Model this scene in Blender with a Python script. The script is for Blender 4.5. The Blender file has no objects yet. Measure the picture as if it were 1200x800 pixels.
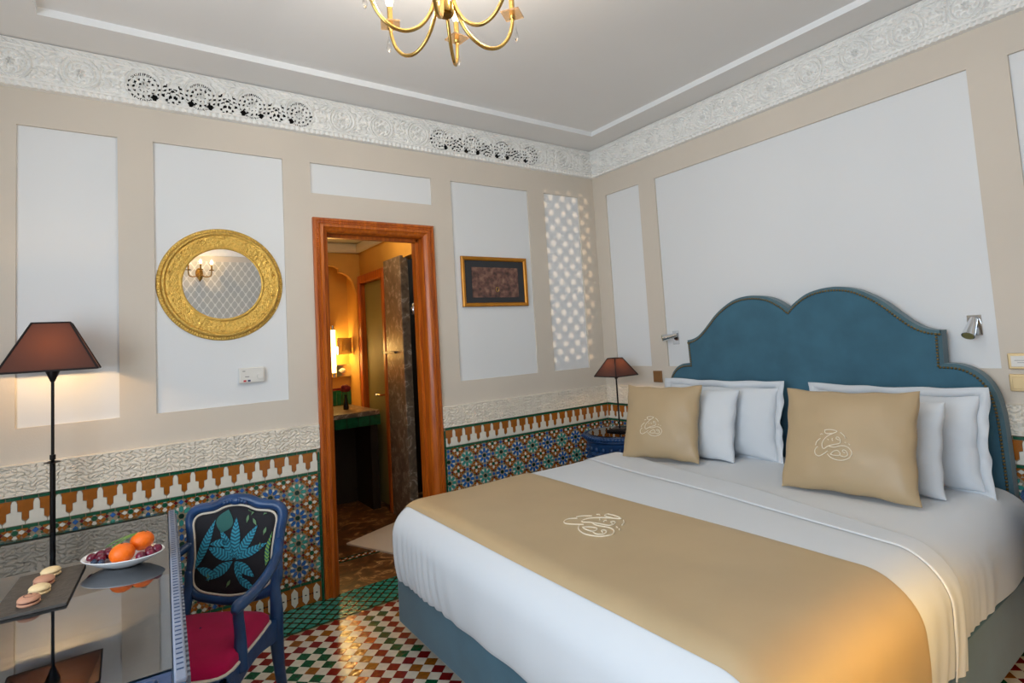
import bpy, bmesh, math, random
import numpy as np
from mathutils import Matrix, Vector
random.seed(7)
PI = math.pi
sc = bpy.context.scene
COL = sc.collection

# ------------------------------------------------------------------ camera
CAM = (-3.34029, -3.50435, 1.46725)
YAW, PITCH, ROLL = 0.623467, 0.070023, -0.060364
fw = Vector((math.cos(PITCH)*math.sin(YAW), math.cos(PITCH)*math.cos(YAW), math.sin(PITCH)))
r0 = Vector((math.cos(YAW), -math.sin(YAW), 0)); u0 = r0.cross(fw)
rt = r0*math.cos(ROLL) + u0*math.sin(ROLL); up = -r0*math.sin(ROLL) + u0*math.cos(ROLL)
cd = bpy.data.cameras.new('camera'); cam = bpy.data.objects.new('camera', cd); COL.objects.link(cam)
cam.matrix_world = Matrix(((rt.x, up.x, -fw.x, CAM[0]), (rt.y, up.y, -fw.y, CAM[1]), (rt.z, up.z, -fw.z, CAM[2]), (0, 0, 0, 1)))
cd.sensor_fit = 'HORIZONTAL'; cd.sensor_width = 36; cd.lens = 648.486/1200*36
cd.shift_x = -13.478/1200; cd.shift_y = -49.107/1200; cd.clip_start = .02
sc.camera = cam

# ------------------------------------------------------------------ world, sun, window daylight, exposure
w = bpy.data.worlds.new('world'); sc.world = w; w.use_nodes = True
bg = w.node_tree.nodes['Background']; bg.inputs[0].default_value = (.62, .76, 1, 1); bg.inputs[1].default_value = 1.2
sc.view_settings.view_transform = 'Standard'; sc.view_settings.look = 'None'
sc.view_settings.exposure = 0.0; sc.view_settings.gamma = 1.0; sc.view_settings.use_curve_mapping = False

def light(name, kind, loc, power, color, rot=(0, 0, 0), size=None, size_y=None, radius=None, parent=None):
    d = bpy.data.lights.new(name, kind); d.energy = power; d.color = color
    if size: d.shape = 'RECTANGLE'; d.size = size; d.size_y = size_y or size
    if radius is not None: d.shadow_soft_size = radius
    o = bpy.data.objects.new(name, d); COL.objects.link(o); o.location = loc; o.rotation_euler = rot
    if parent: o.parent = parent
    return o
DAY = (.80, .91, 1.0)
light('window_daylight', 'AREA', (-4.74, -2.85, 1.75), 74, DAY, (0, -PI/2, 0), 1.7, 2.5)
sun = light('sun', 'SUN', (0, -9, 3), 1.15, (1.0, .72, .46), (math.radians(88.6), 0, 0)); sun.data.angle = math.radians(.24)

# ------------------------------------------------------------------ helpers
def lin(c):
    c = c/255.0
    return c/12.92 if c <= .04045 else ((c+.055)/1.055)**2.4
def rgb(r, g, b): return (lin(r), lin(g), lin(b), 1)
MATS = {}
def mat(name, col, rough=.5, metal=0, var=0, vscale=8, bump=0, bscale=60, spec=.5, emit=None, estr=0, sheen=0, coat=0, col2=None, wave=None):
    m = bpy.data.materials.new(name); m.use_nodes = True; nt = m.node_tree; b = nt.nodes['Principled BSDF']
    c = rgb(*col)
    b.inputs['Base Color'].default_value = c; b.inputs['Roughness'].default_value = rough; b.inputs['Metallic'].default_value = metal
    b.inputs['Specular IOR Level'].default_value = spec
    if sheen: b.inputs['Sheen Weight'].default_value = sheen
    if coat: b.inputs['Coat Weight'].default_value = coat; b.inputs['Coat Roughness'].default_value = .08
    tc = nt.nodes.new('ShaderNodeTexCoord')
    if var or col2:
        n = nt.nodes.new('ShaderNodeTexNoise'); n.inputs['Scale'].default_value = vscale; n.inputs['Detail'].default_value = 5
        nt.links.new(tc.outputs['Object'], n.inputs['Vector'])
        r = nt.nodes.new('ShaderNodeValToRGB'); r.color_ramp.elements[0].position = .32; r.color_ramp.elements[1].position = .68
        if col2: a, d = rgb(*col2), c
        else: a = tuple(x*(1-var) for x in c[:3])+(1,); d = tuple(min(1, x*(1+var)) for x in c[:3])+(1,)
        r.color_ramp.elements[0].color = a; r.color_ramp.elements[1].color = d
        nt.links.new(n.outputs[0], r.inputs[0]); nt.links.new(r.outputs[0], b.inputs['Base Color'])
    if bump:
        n2 = nt.nodes.new('ShaderNodeTexNoise'); n2.inputs['Scale'].default_value = bscale; n2.inputs['Detail'].default_value = 4
        nt.links.new(tc.outputs['Object'], n2.inputs['Vector'])
        bp = nt.nodes.new('ShaderNodeBump'); bp.inputs['Strength'].default_value = bump; bp.inputs['Distance'].default_value = .01
        nt.links.new(n2.outputs[0], bp.inputs['Height']); nt.links.new(bp.outputs[0], b.inputs['Normal'])
    if emit: b.inputs['Emission Color'].default_value = rgb(*emit); b.inputs['Emission Strength'].default_value = estr
    MATS[name] = m
    return m
class MB:
    def __init__(s): s.v = []; s.f = []; s.m = []
    def add(s, vs, fs, mi=0):
        o = len(s.v); s.v += [tuple(p) for p in vs]; s.f += [tuple(i+o for i in f) for f in fs]; s.m += [mi]*len(fs); return s
    def box(s, x0, x1, y0, y1, z0, z1, mi=0):
        return s.add([(x0, y0, z0), (x1, y0, z0), (x1, y1, z0), (x0, y1, z0), (x0, y0, z1), (x1, y0, z1), (x1, y1, z1), (x0, y1, z1)],
                     [(0, 3, 2, 1), (4, 5, 6, 7), (0, 1, 5, 4), (1, 2, 6, 5), (2, 3, 7, 6), (3, 0, 4, 7)], mi)
    def prism(s, poly, w0, w1, fr, mi=0, inset=0):
        n = len(poly); top = poly
        if inset:
            cx = sum(p[0] for p in poly)/n; cy = sum(p[1] for p in poly)/n
            top = [(cx+(p[0]-cx)*(1-inset), cy+(p[1]-cy)*(1-inset)) for p in poly]
        vs = [fr(p[0], p[1], w0) for p in poly]+[fr(p[0], p[1], w1) for p in top]
        return s.add(vs, [tuple(range(n, 2*n))]+[(i, (i+1) % n, n+(i+1) % n, n+i) for i in range(n)], mi)
    def tube(s, pts, r, n=8, closed=False, mi=0, cap=True, flat=1.0):
        P = [Vector(p) for p in pts]; N = len(P); R = r if isinstance(r, (list, tuple)) else [r]*N
        prev = None; rings = []
        for i in range(N):
            a = P[(i-1) % N] if (closed or i > 0) else P[i]; b = P[(i+1) % N] if (closed or i < N-1) else P[i]
            t = (b-a); t = t.normalized() if t.length > 1e-9 else Vector((0, 0, 1))
            if prev is None:
                x = t.orthogonal().normalized()
            else:
                x = (prev-t*prev.dot(t)); x = x.normalized() if x.length > 1e-6 else t.orthogonal().normalized()
            prev = x; y = t.cross(x)
            rings.append([P[i]+(x*math.cos(2*PI*k/n)+y*math.sin(2*PI*k/n)*flat)*R[i] for k in range(n)])
        vs = [p for rg in rings for p in rg]; fs = []
        for i in range(N if closed else N-1):
            j = (i+1) % N
            for k in range(n): fs.append((i*n+k, i*n+(k+1) % n, j*n+(k+1) % n, j*n+k))
        if cap and not closed: fs += [tuple(range(n-1, -1, -1)), tuple((N-1)*n+k for k in range(n))]
        return s.add(vs, fs, mi)
    def lathe(s, prof, n=24, c=(0, 0, 0), fr=None, mi=0, sx=1, sy=1):
        vs = []
        for (r, z) in prof:
            for k in range(n):
                a = 2*PI*k/n; p = (r*math.cos(a)*sx, r*math.sin(a)*sy, z)
                if fr: p = fr(*p)
                vs.append((p[0]+c[0], p[1]+c[1], p[2]+c[2]))
        fs = [(i*n+k, i*n+(k+1) % n, (i+1)*n+(k+1) % n, (i+1)*n+k) for i in range(len(prof)-1) for k in range(n)]
        if prof[0][0] > 1e-6: fs.append(tuple(range(n-1, -1, -1)))
        if prof[-1][0] > 1e-6: fs.append(tuple((len(prof)-1)*n+k for k in range(n)))
        return s.add(vs, fs, mi)
    def ball(s, c, rx, ry=None, rz=None, n=14, m=8, mi=0):
        ry = ry or rx; rz = rz or rx
        vs = [(c[0]+rx*math.sin(PI*i/m)*math.cos(2*PI*k/n), c[1]+ry*math.sin(PI*i/m)*math.sin(2*PI*k/n), c[2]+rz*math.cos(PI*i/m)) for i in range(m+1) for k in range(n)]
        return s.add(vs, [(i*n+k, (i+1)*n+k, (i+1)*n+(k+1) % n, i*n+(k+1) % n) for i in range(m) for k in range(n)], mi)
    def grid(s, fn, nu, nv, mi=0, mask=None, flip=False):
        vs = [fn(i/(nu-1), j/(nv-1)) for i in range(nu) for j in range(nv)]
        fs = []
        for i in range(nu-1):
            for j in range(nv-1):
                if mask is None or mask(i, j):
                    q = (i*nv+j, (i+1)*nv+j, (i+1)*nv+j+1, i*nv+j+1); fs.append(q[::-1] if flip else q)
        return s.add(vs, fs, mi)
    def mesh(s, name, mats, smooth=False, recalc=True, merge=True):
        me = bpy.data.meshes.new(name); me.from_pydata(s.v, [], s.f)
        for m in (mats if isinstance(mats, (list, tuple)) else [mats]): me.materials.append(MATS[m])
        me.polygons.foreach_set('material_index', s.m)
        if recalc:
            bm = bmesh.new(); bm.from_mesh(me)
            if merge: bmesh.ops.remove_doubles(bm, verts=bm.verts, dist=1e-5)
            bmesh.ops.recalc_face_normals(bm, faces=bm.faces); bm.to_mesh(me); bm.free()
        if smooth:
            me.polygons.foreach_set('use_smooth', [True]*len(me.polygons))
            if smooth is not True: me.set_sharp_from_angle(angle=math.radians(smooth))
        me.update(); return me
    def build(s, name, mats, parent=None, smooth=False, bevel=0, loc=None, recalc=True, seg=2, subsurf=0):
        o = bpy.data.objects.new(name, s.mesh(name, mats, smooth, recalc)); COL.objects.link(o)
        if parent: o.parent = parent
        if loc: o.location = loc
        if bevel:
            b = o.modifiers.new('bevel', 'BEVEL'); b.width = bevel; b.segments = seg; b.limit_method = 'ANGLE'
        if subsurf:
            b = o.modifiers.new('sub', 'SUBSURF'); b.levels = subsurf; b.render_levels = subsurf
        return o
def tag(o, label=None, cat=None, group=None, kind=None):
    if label: o['label'] = label
    if cat: o['category'] = cat
    if group: o['group'] = group
    if kind: o['kind'] = kind
    return o
def thing(name, label, cat, loc=(0, 0, 0), rz=0, group=None):
    o = bpy.data.objects.new(name, None); COL.objects.link(o); o.location = loc; o.rotation_euler = (0, 0, rz); o.empty_display_size = .1
    return tag(o, label, cat, group)
def inst(name, me, parent, loc, rot=(0, 0, 0)):
    o = bpy.data.objects.new(name, me); COL.objects.link(o); o.parent = parent; o.location = loc; o.rotation_euler = rot; return o
def copy_tree(o, parent=None):
    c = o.copy(); COL.objects.link(c); c.parent = parent
    for ch in list(o.children): copy_tree(ch, c)
    return c
def catmull(pts, k=6, closed=False):
    P = [Vector(p) for p in pts]; N = len(P); out = []
    for i in range(N if closed else N-1):
        p0 = P[(i-1) % N] if closed or i > 0 else P[i]; p1 = P[i]; p2 = P[(i+1) % N]; p3 = P[(i+2) % N] if closed or i+2 < N else p2
        for j in range(k):
            t = j/k
            out.append(.5*((2*p1)+(p2-p0)*t+(2*p0-5*p1+4*p2-p3)*t*t+(3*p1-p0-3*p2+p3)*t**3))
    if not closed: out.append(P[-1])
    return out
def lerp_list(keys, n):
    out = []
    for i in range(n):
        t = i/(n-1)*(len(keys)-1); a = min(int(t), len(keys)-2); out.append(keys[a]+(keys[a+1]-keys[a])*(t-a))
    return out
frD = lambda u, v, w: (u, -w, v)      # on the door wall: u = x, v = z, w = out of the wall
frH = lambda u, v, w: (-w, u, v)      # on the headboard wall: u = y, v = z
frF = lambda u, v, w: (u, v, w)       # floor

# ------------------------------------------------------------------ materials
mat('beige_paint', (212, 203, 190), .75, var=.03, vscale=1.5, bump=.05, bscale=120)
mat('white_paint', (226, 229, 231), .6, bump=.03, bscale=150)
mat('ceiling_paint', (234, 233, 231), .8, var=.03, vscale=.8)
mat('trim_white', (235, 238, 240), .6)
mat('plaster', (240, 240, 237), .75, var=.04, vscale=14)
mat('plaster_frieze', (230, 222, 208), .8, var=.05, vscale=20)
mat('shade_black', (8, 8, 9), .9)  # black that stands for the shade behind the cornice holes
mat('grout', (160, 146, 124), .9)
mat('grout_floor', (150, 132, 108), .8)
T = dict(rough=.22, spec=.55, var=.14, vscale=30, bump=.15, bscale=35)
mat('tile_green', (18, 84, 58), **T); mat('tile_teal', (64, 150, 140), **T); mat('tile_blue', (40, 98, 168), **T)
mat('tile_brown', (158, 92, 24), **T); mat('tile_red', (108, 26, 28), **T); mat('tile_white', (224, 220, 208), .3, var=.05, vscale=20, bump=.1, bscale=35)
mat('tile_dgreen', (14, 54, 44), **T); mat('tile_black', (18, 22, 40), **T)
F = dict(rough=.16, spec=.6, var=.22, vscale=40, bump=.2, bscale=30)
mat('floor_red', (122, 24, 22), **F); mat('floor_orange', (168, 62, 20), **F); mat('floor_brown', (140, 84, 18), **F); mat('floor_green', (10, 82, 50), **F)
mat('floor_white', (216, 208, 192), .2, var=.07, vscale=25, bump=.15, bscale=30)
mat('floor_teal', (54, 140, 128), **F); mat('floor_dgreen', (8, 74, 44), **F); mat('floor_rust', (132, 50, 26), **F)
mat('velvet_blue', (62, 104, 124), .85, var=.10, vscale=7, sheen=.35, bump=.08, bscale=300, spec=.2)
mat('velvet_edge', (78, 108, 120), .85, sheen=.3, spec=.2)
mat('nail_brass', (130, 112, 74), .3, .9)
mat('linen_white', (214, 220, 226), .75, spec=.25, bump=.03, bscale=25)
mat('sheet_white', (220, 225, 230), .7, spec=.25, bump=.03, bscale=30)
mat('satin_gold', (186, 164, 128), .42, spec=.45, var=.03, vscale=5, bump=.03, bscale=20)
mat('satin_cushion', (178, 156, 122), .42, spec=.45, bump=.05, bscale=14)
mat('thread_white', (238, 228, 206), .6)
mat('brass', (226, 186, 98), .3, .95, var=.12, vscale=60, bump=.5, bscale=160)
mat('brass_dark', (150, 112, 48), .35, .95, bump=.4, bscale=90)
mat('brass_smooth', (204, 168, 98), .27, 1.0)
mat('mirror', (245, 247, 250), .005, 1.0)
mat('chrome', (225, 228, 232), .08, 1.0)
mat('lamp_metal', (26, 22, 22), .4, .6)
mat('shade_brown', (74, 48, 40), .85, var=.1, vscale=90, emit=(150, 80, 40), estr=.05)
mat('shade_trim', (30, 22, 22), .8)
mat('blue_wood', (23, 59, 102), .35, var=.22, vscale=14, bump=.12, bscale=40, spec=.5)
mat('blue_wood_desk', (74, 108, 142), .4, var=.15, vscale=10, bump=.1, bscale=40)
mat('desk_rim', (128, 138, 158), .45, var=.1, vscale=12)
mat('magenta_velvet', (166, 4, 66), .85, sheen=.08, var=.1, vscale=10, spec=.2)
mat('piping', (205, 196, 180), .7)
mat('fabric_dark', (14, 14, 22), .8)
mat('leaf_teal', (46, 150, 176), .7); mat('leaf_dark', (16, 84, 106), .7); mat('leaf_green', (96, 132, 92), .7); mat('leaf_pale', (40, 96, 92), .8); mat('leaf_lime', (120, 168, 70), .7)
mat('slate', (66, 62, 58), .65, var=.2, vscale=30, bump=.3, bscale=60); mat('slate_edge', (40, 44, 48), .7, bump=.6, bscale=60)
mat('porcelain', (238, 240, 243), .12, coat=.5)
mat('orange_peel', (246, 112, 8), .38, bump=.25, bscale=260, var=.06, vscale=12)
mat('grape', (104, 26, 50), .22, var=.35, vscale=30); mat('blueberry', (44, 62, 88), .4, var=.2, vscale=40)
mat('leaf_fresh', (74, 128, 44), .45, var=.2, vscale=30); mat('stem', (84, 74, 40), .7)
mat('macaron_cream', (236, 208, 158), .7, bump=.2, bscale=200, var=.05, vscale=40); mat('macaron_brown', (192, 140, 112), .7, bump=.2, bscale=200, var=.06, vscale=40)
mat('macaron_fill', (206, 180, 140), .6); mat('macaron_choc', (92, 52, 44), .5); mat('macaron_red', (170, 50, 44), .5)
mat('pic_frame', (190, 124, 30), .3, .45, var=.12, vscale=10); mat('mat_board', (46, 48, 52), .7)
mat('gold_plate', (204, 178, 132), .35, .4); mat('copper_plate', (150, 108, 66), .4, .35)
mat('device_white', (226, 224, 218), .4); mat('device_grey', (120, 120, 122), .5); mat('device_red', (190, 50, 60), .4); mat('device_blue', (50, 62, 110), .4)
mat('bath_ochre', (206, 156, 70), .6, var=.1, vscale=3, bump=.1, bscale=20); mat('bath_ceiling', (205, 196, 176), .8)
mat('bath_dark', (40, 34, 26), .5, var=.3, vscale=4); mat('bath_tile', (96, 80, 62), .35, var=.2, vscale=5)
mat('bath_green', (22, 84, 56), .18, var=.3, vscale=20); mat('towel', (226, 216, 200), .95, bump=.3, bscale=200)
mat('rose', (128, 12, 24), .6, var=.2, vscale=40); mat('vase', (14, 16, 18), .15)
mat('bottle_yellow', (206, 170, 40), .3)
def emission(name, col, s):
    m = mat(name, col); b = m.node_tree.nodes['Principled BSDF']; b.inputs['Emission Color'].default_value = rgb(*col); b.inputs['Emission Strength'].default_value = s
emission('tube_light', (255, 222, 140), 7); emission('cool_spot', (200, 230, 255), 12)
def nodemat(name, fn):
    m = bpy.data.materials.new(name); m.use_nodes = True; fn(m.node_tree, m.node_tree.nodes['Principled BSDF']); MATS[name] = m
def wood(nt, b):
    tc = nt.nodes.new('ShaderNodeTexCoord'); mp = nt.nodes.new('ShaderNodeMapping'); mp.inputs['Scale'].default_value = (22, 22, 1.6)
    n = nt.nodes.new('ShaderNodeTexNoise'); n.inputs['Scale'].default_value = 2.5; n.inputs['Detail'].default_value = 6
    r = nt.nodes.new('ShaderNodeValToRGB'); r.color_ramp.elements[0].position = .3; r.color_ramp.elements[1].position = .72
    r.color_ramp.elements[0].color = rgb(150, 66, 12); r.color_ramp.elements[1].color = rgb(206, 110, 28)
    nt.links.new(tc.outputs['Object'], mp.inputs[0]); nt.links.new(mp.outputs[0], n.inputs[0]); nt.links.new(n.outputs[0], r.inputs[0]); nt.links.new(r.outputs[0], b.inputs[0])
    b.inputs['Roughness'].default_value = .32
nodemat('door_wood', wood)
def marble(c0, c1, vein, sc_, rough):
    def f(nt, b):
        tc = nt.nodes.new('ShaderNodeTexCoord'); n = nt.nodes.new('ShaderNodeTexNoise'); n.inputs['Scale'].default_value = sc_; n.inputs['Detail'].default_value = 9; n.inputs['Distortion'].default_value = 1.4
        r = nt.nodes.new('ShaderNodeValToRGB'); e = r.color_ramp.elements; e[0].position = .3; e[0].color = rgb(*c0); e[1].position = .56; e[1].color = rgb(*c1)
        x = e.new(.61); x.color = rgb(*vein); y = e.new(.65); y.color = rgb(*c1)
        nt.links.new(tc.outputs['Object'], n.inputs[0]); nt.links.new(n.outputs[0], r.inputs[0]); nt.links.new(r.outputs[0], b.inputs[0]); b.inputs['Roughness'].default_value = rough
    return f
nodemat('marble_floor', marble((52, 32, 16), (112, 72, 38), (190, 150, 100), 9, .3))
nodemat('marble_pillar', marble((92, 80, 66), (130, 114, 96), (182, 172, 156), 11, .3))
def glass_top(nt, b):
    nt.nodes.remove(b); out = nt.nodes['Material Output']
    t = nt.nodes.new('ShaderNodeBsdfTransparent'); t.inputs[0].default_value = (.86, .95, .93, 1)
    g = nt.nodes.new('ShaderNodeBsdfGlossy'); g.inputs['Roughness'].default_value = .012; g.inputs[0].default_value = (.95, .97, 1, 1)
    f = nt.nodes.new('ShaderNodeFresnel'); f.inputs[0].default_value = 3.3; mx = nt.nodes.new('ShaderNodeMixShader')
    nt.links.new(f.outputs[0], mx.inputs[0]); nt.links.new(t.outputs[0], mx.inputs[1]); nt.links.new(g.outputs[0], mx.inputs[2]); nt.links.new(mx.outputs[0], out.inputs[0])
nodemat('glass_top', glass_top)
def clear(ior, tint):
    def f(nt, b):
        nt.nodes.remove(b); out = nt.nodes['Material Output']
        t = nt.nodes.new('ShaderNodeBsdfTransparent'); t.inputs[0].default_value = tint
        g = nt.nodes.new('ShaderNodeBsdfGlossy'); g.inputs['Roughness'].default_value = .03
        fr = nt.nodes.new('ShaderNodeFresnel'); fr.inputs[0].default_value = ior; mx = nt.nodes.new('ShaderNodeMixShader')
        nt.links.new(fr.outputs[0], mx.inputs[0]); nt.links.new(t.outputs[0], mx.inputs[1]); nt.links.new(g.outputs[0], mx.inputs[2]); nt.links.new(mx.outputs[0], out.inputs[0])
    return f
def bulbf(nt, b):
    nt.nodes.remove(b); out = nt.nodes['Material Output']; t = nt.nodes.new('ShaderNodeBsdfTransparent'); em = nt.nodes.new('ShaderNodeEmission')
    em.inputs[0].default_value = rgb(255, 220, 160); em.inputs[1].default_value = 9; ad = nt.nodes.new('ShaderNodeAddShader')
    nt.links.new(t.outputs[0], ad.inputs[0]); nt.links.new(em.outputs[0], ad.inputs[1]); nt.links.new(ad.outputs[0], out.inputs[0])
nodemat('bulb', bulbf)
nodemat('glass_small', clear(1.5, (.93, .97, .95, 1)))
nodemat('window_glass', clear(1.45, (.97, .98, 1, 1)))
def crystal(nt, b):
    b.inputs['Base Color'].default_value = (1, .98, .95, 1); b.inputs['Roughness'].default_value = .02; b.inputs['Transmission Weight'].default_value = 1; b.inputs['IOR'].default_value = 1.5
nodemat('crystal', crystal)
def amber(nt, b):
    b.inputs['Base Color'].default_value = (1, .72, .42, 1); b.inputs['Roughness'].default_value = .12; b.inputs['Transmission Weight'].default_value = .8; b.inputs['IOR'].default_value = 1.45
nodemat('amber_glass', amber)
def frosted(nt, b):
    b.inputs['Base Color'].default_value = rgb(150, 146, 96); b.inputs['Roughness'].default_value = .6; b.inputs['Transmission Weight'].default_value = .3; b.inputs['Specular IOR Level'].default_value = .2
nodemat('frosted_glass', frosted)
def artwork(nt, b):
    tc = nt.nodes.new('ShaderNodeTexCoord'); v = nt.nodes.new('ShaderNodeTexVoronoi'); v.inputs['Scale'].default_value = 42
    n = nt.nodes.new('ShaderNodeTexNoise'); n.inputs['Scale'].default_value = 22; n.inputs['Detail'].default_value = 8
    r = nt.nodes.new('ShaderNodeValToRGB'); e = r.color_ramp.elements; e[0].position = .3; e[0].color = rgb(58, 44, 42); e[1].position = .75; e[1].color = rgb(150, 116, 96)
    x = e.new(.5); x.color = rgb(110, 76, 66)
    mx = nt.nodes.new('ShaderNodeMixRGB'); mx.blend_type = 'SOFT_LIGHT'; mx.inputs[0].default_value = .45
    nt.links.new(tc.outputs['Object'], v.inputs[0]); nt.links.new(tc.outputs['Object'], n.inputs[0]); nt.links.new(n.outputs[0], r.inputs[0])
    nt.links.new(r.outputs[0], mx.inputs[1]); nt.links.new(v.outputs['Distance'], mx.inputs[2]); nt.links.new(mx.outputs[0], b.inputs[0]); b.inputs['Roughness'].default_value = .6
nodemat('artwork', artwork)
def lattice_wall(nt, b):   # printed trellis wall covering on the wall opposite the mirror
    tc = nt.nodes.new('ShaderNodeTexCoord'); sp = nt.nodes.new('ShaderNodeSeparateXYZ'); nt.links.new(tc.outputs['Object'], sp.inputs[0])
    def m(op, a, c=None):
        x = nt.nodes.new('ShaderNodeMath'); x.operation = op
        for i, q in enumerate((a, c)):
            if q is None: continue
            if isinstance(q, (int, float)): x.inputs[i].default_value = q
            else: nt.links.new(q, x.inputs[i])
        return x.outputs[0]
    cx = m('COSINE', m('MULTIPLY', sp.outputs[0], 2*PI/.105)); cz = m('COSINE', m('MULTIPLY', sp.outputs[2], 2*PI/.16))
    s = m('ABSOLUTE', m('ADD', cx, cz)); r = nt.nodes.new('ShaderNodeValToRGB')
    r.color_ramp.elements[0].position = .22; r.color_ramp.elements[1].position = .36; r.color_ramp.elements[0].color = rgb(232, 230, 222); r.color_ramp.elements[1].color = rgb(190, 190, 184)
    nt.links.new(s, r.inputs[0]); nt.links.new(r.outputs[0], b.inputs[0]); b.inputs['Roughness'].default_value = .7
nodemat('lattice_wall', lattice_wall)

# ------------------------------------------------------------------ room shell
ZC = 3.053; X0 = -4.7; Y0 = -6.0
def wall_mesh(u0, u1, v0, v1, holes, fr):
    """front face with rectangular holes; each hole (u0,u1,v0,v1,depth) gets its return faces"""
    mb = MB(); us = sorted({u0, u1, *[h[0] for h in holes], *[h[1] for h in holes]}); vs = sorted({v0, v1, *[h[2] for h in holes], *[h[3] for h in holes]})
    for i in range(len(us)-1):
        for j in range(len(vs)-1):
            cu, cv = (us[i]+us[i+1])/2, (vs[j]+vs[j+1])/2
            if any(h[0] < cu < h[1] and h[2] < cv < h[3] for h in holes): continue
            mb.add([fr(us[i], vs[j], 0), fr(us[i+1], vs[j], 0), fr(us[i+1], vs[j+1], 0), fr(us[i], vs[j+1], 0)], [(0, 1, 2, 3)])
    for (a, b, c, d, dep) in holes:
        q = [(a, c), (b, c), (b, d), (a, d)]
        for k in range(4):
            p, n = q[k], q[(k+1) % 4]
            if p[1] == 0 and n[1] == 0: continue
            mb.add([fr(*p, 0), fr(*n, 0), fr(*n, -dep), fr(*p, -dep)], [(0, 1, 2, 3)])
    return mb
ZT, ZB = 2.646, 1.191
panD = [(-4.5, -3.93, ZB, ZT), (-3.7685, -3.3748, ZB, ZT), (-3.2199, -2.565, ZB, ZT), (-2.403, -1.5693, 2.452, ZT), (-1.4146, -.7167, ZB, ZT), (-.5541, -.1748, ZB, ZT)]
panH = [(-.5275, -.1509, ZB, ZT), (-2.67, -.6909, ZB, ZT), (-3.26, -2.8275, ZB, ZT), (-4.4, -3.4, ZB, ZT), (-5.6, -4.55, ZB, ZT)]
DOOR = (-2.345, -1.645, 0, 2.235)
wb = wall_mesh(X0, 0, 0, ZC, [p+(.014,) for p in panD]+[DOOR+(.17,)], frD).build('wall_back', 'beige_paint'); tag(wb, kind='structure')
wr = wall_mesh(Y0, 0, 0, ZC, [p+(.014,) for p in panH], frH).build('wall_right', 'beige_paint'); tag(wr, kind='structure')
for L, fr, wl in ((panD, frD, wb), (panH, frH, wr)):
    for (a, b, c, d) in L:
        MB().add([fr(a, c, -.014), fr(b, c, -.014), fr(b, d, -.014), fr(a, d, -.014)], [(0, 1, 2, 3)]).build('panel', 'white_paint', wl)
frL = lambda u, v, w: (X0+w, u, v)
frN = lambda u, v, w: (u, Y0+w, v)
WIN1 = (-4.1, -1.6, .9, 2.6); WIN2 = (-.60, -.03, 1.36, 2.97)
wl_ = wall_mesh(Y0, 0, 0, ZC, [WIN1+(.1,)], frL).build('wall_left', 'beige_paint'); tag(wl_, kind='structure')
wf = wall_mesh(X0, 0, 0, ZC, [WIN2+(.1,)], frN).build('wall_front', ['beige_paint']); tag(wf, kind='structure')
MB().box(-3.05, -.75, Y0+.001, Y0+.006, .95, 2.74).build('wallpaper', 'lattice_wall', wf)
for n, (W, fr) in enumerate(((WIN1, frL), (WIN2, frN))):
    e = bpy.data.objects.new('window_%d' % (n+1), None); COL.objects.link(e); tag(e, kind='structure')
    a, b, c, d = W; fm = MB(); t = .045
    def bar(u0, u1, v0, v1, w0=-.09, w1=-.04):
        p = [fr(u0, v0, w0), fr(u1, v1, w1)]; fm.box(*(x for q in zip(*[map(min, zip(*p)), map(max, zip(*p))]) for x in q))
    bar(a, a+t, c, d); bar(b-t, b, c, d); bar(a, b, c, c+t); bar(a, b, d-t, d)
    if n < 1: bar((a+b)/2-.02, (a+b)/2+.02, c, d); bar(a, b, (c+d)/2+.3, (c+d)/2+.33)
    fm.build('window_frame', 'door_wood', e)
    if n < 1: MB().add([fr(a, c, -.065), fr(b, c, -.065), fr(b, d, -.065), fr(a, d, -.065)], [(0, 1, 2, 3)]).build('pane', 'window_glass', e)
    else:      # pierced wooden screen: a grid of rhombic holes
        lm = MB(); s = .128; nu = int((b-a)/s); nv = int((d-c)/s)
        for i in range(nu+1):
            for j in range(nv+1):
                for (ou, ov) in ((0, 0), (.5, .5)):
                    cu, cv = a+(i+ou)*s, c+(j+ov)*s
                    o = [(cu-s/2, cv), (cu, cv-s/2), (cu+s/2, cv), (cu, cv+s/2)]; q = [(cu+.027*math.cos(k*PI/4), cv+.027*math.sin(k*PI/4)) for k in range(8)]
                    vs = [fr(*p, -.05) for p in o]+[fr(*p, -.05) for p in q]
                    pass
                    m_ = {0: 4, 1: 6, 2: 0, 3: 2}    # nearest hole vertex for each rhombus corner
                    for k in range(4):
                        h0, h1 = m_[k], m_[(k+1) % 4]; mid = (h0+1) % 8
                        lm.add(vs, [(k, (k+1) % 4, 4+h1, 4+mid, 4+h0)])
        lm.build('pierced_screen', 'door_wood', e, recalc=False)
xa, xb, ya, yb, ZU = -3.66, -.29, -5.6, -.335, ZC+.036     # shallow tray: a raised field inside a white riser
cl = MB()
for q in ((X0, 0, yb, 0), (X0, 0, Y0, ya), (X0, xa, ya, yb), (xb, 0, ya, yb)): cl.add([(q[0], q[2], ZC), (q[1], q[2], ZC), (q[1], q[3], ZC), (q[0], q[3], ZC)], [(0, 3, 2, 1)])
cl.add([(xa, ya, ZU), (xb, ya, ZU), (xb, yb, ZU), (xa, yb, ZU)], [(0, 3, 2, 1)])
cl = cl.build('ceiling', 'ceiling_paint', recalc=False); tag(cl, kind='structure')
t1 = MB(); c4 = [(xa, ya), (xb, ya), (xb, yb), (xa, yb)]
for k in range(4): p, q = c4[k], c4[(k+1) % 4]; t1.add([(*p, ZC-.001), (*q, ZC-.001), (*q, ZU), (*p, ZU)], [(0, 1, 2, 3)])
tag(t1.build('trim_1', 'trim_white'), kind='structure')

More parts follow.
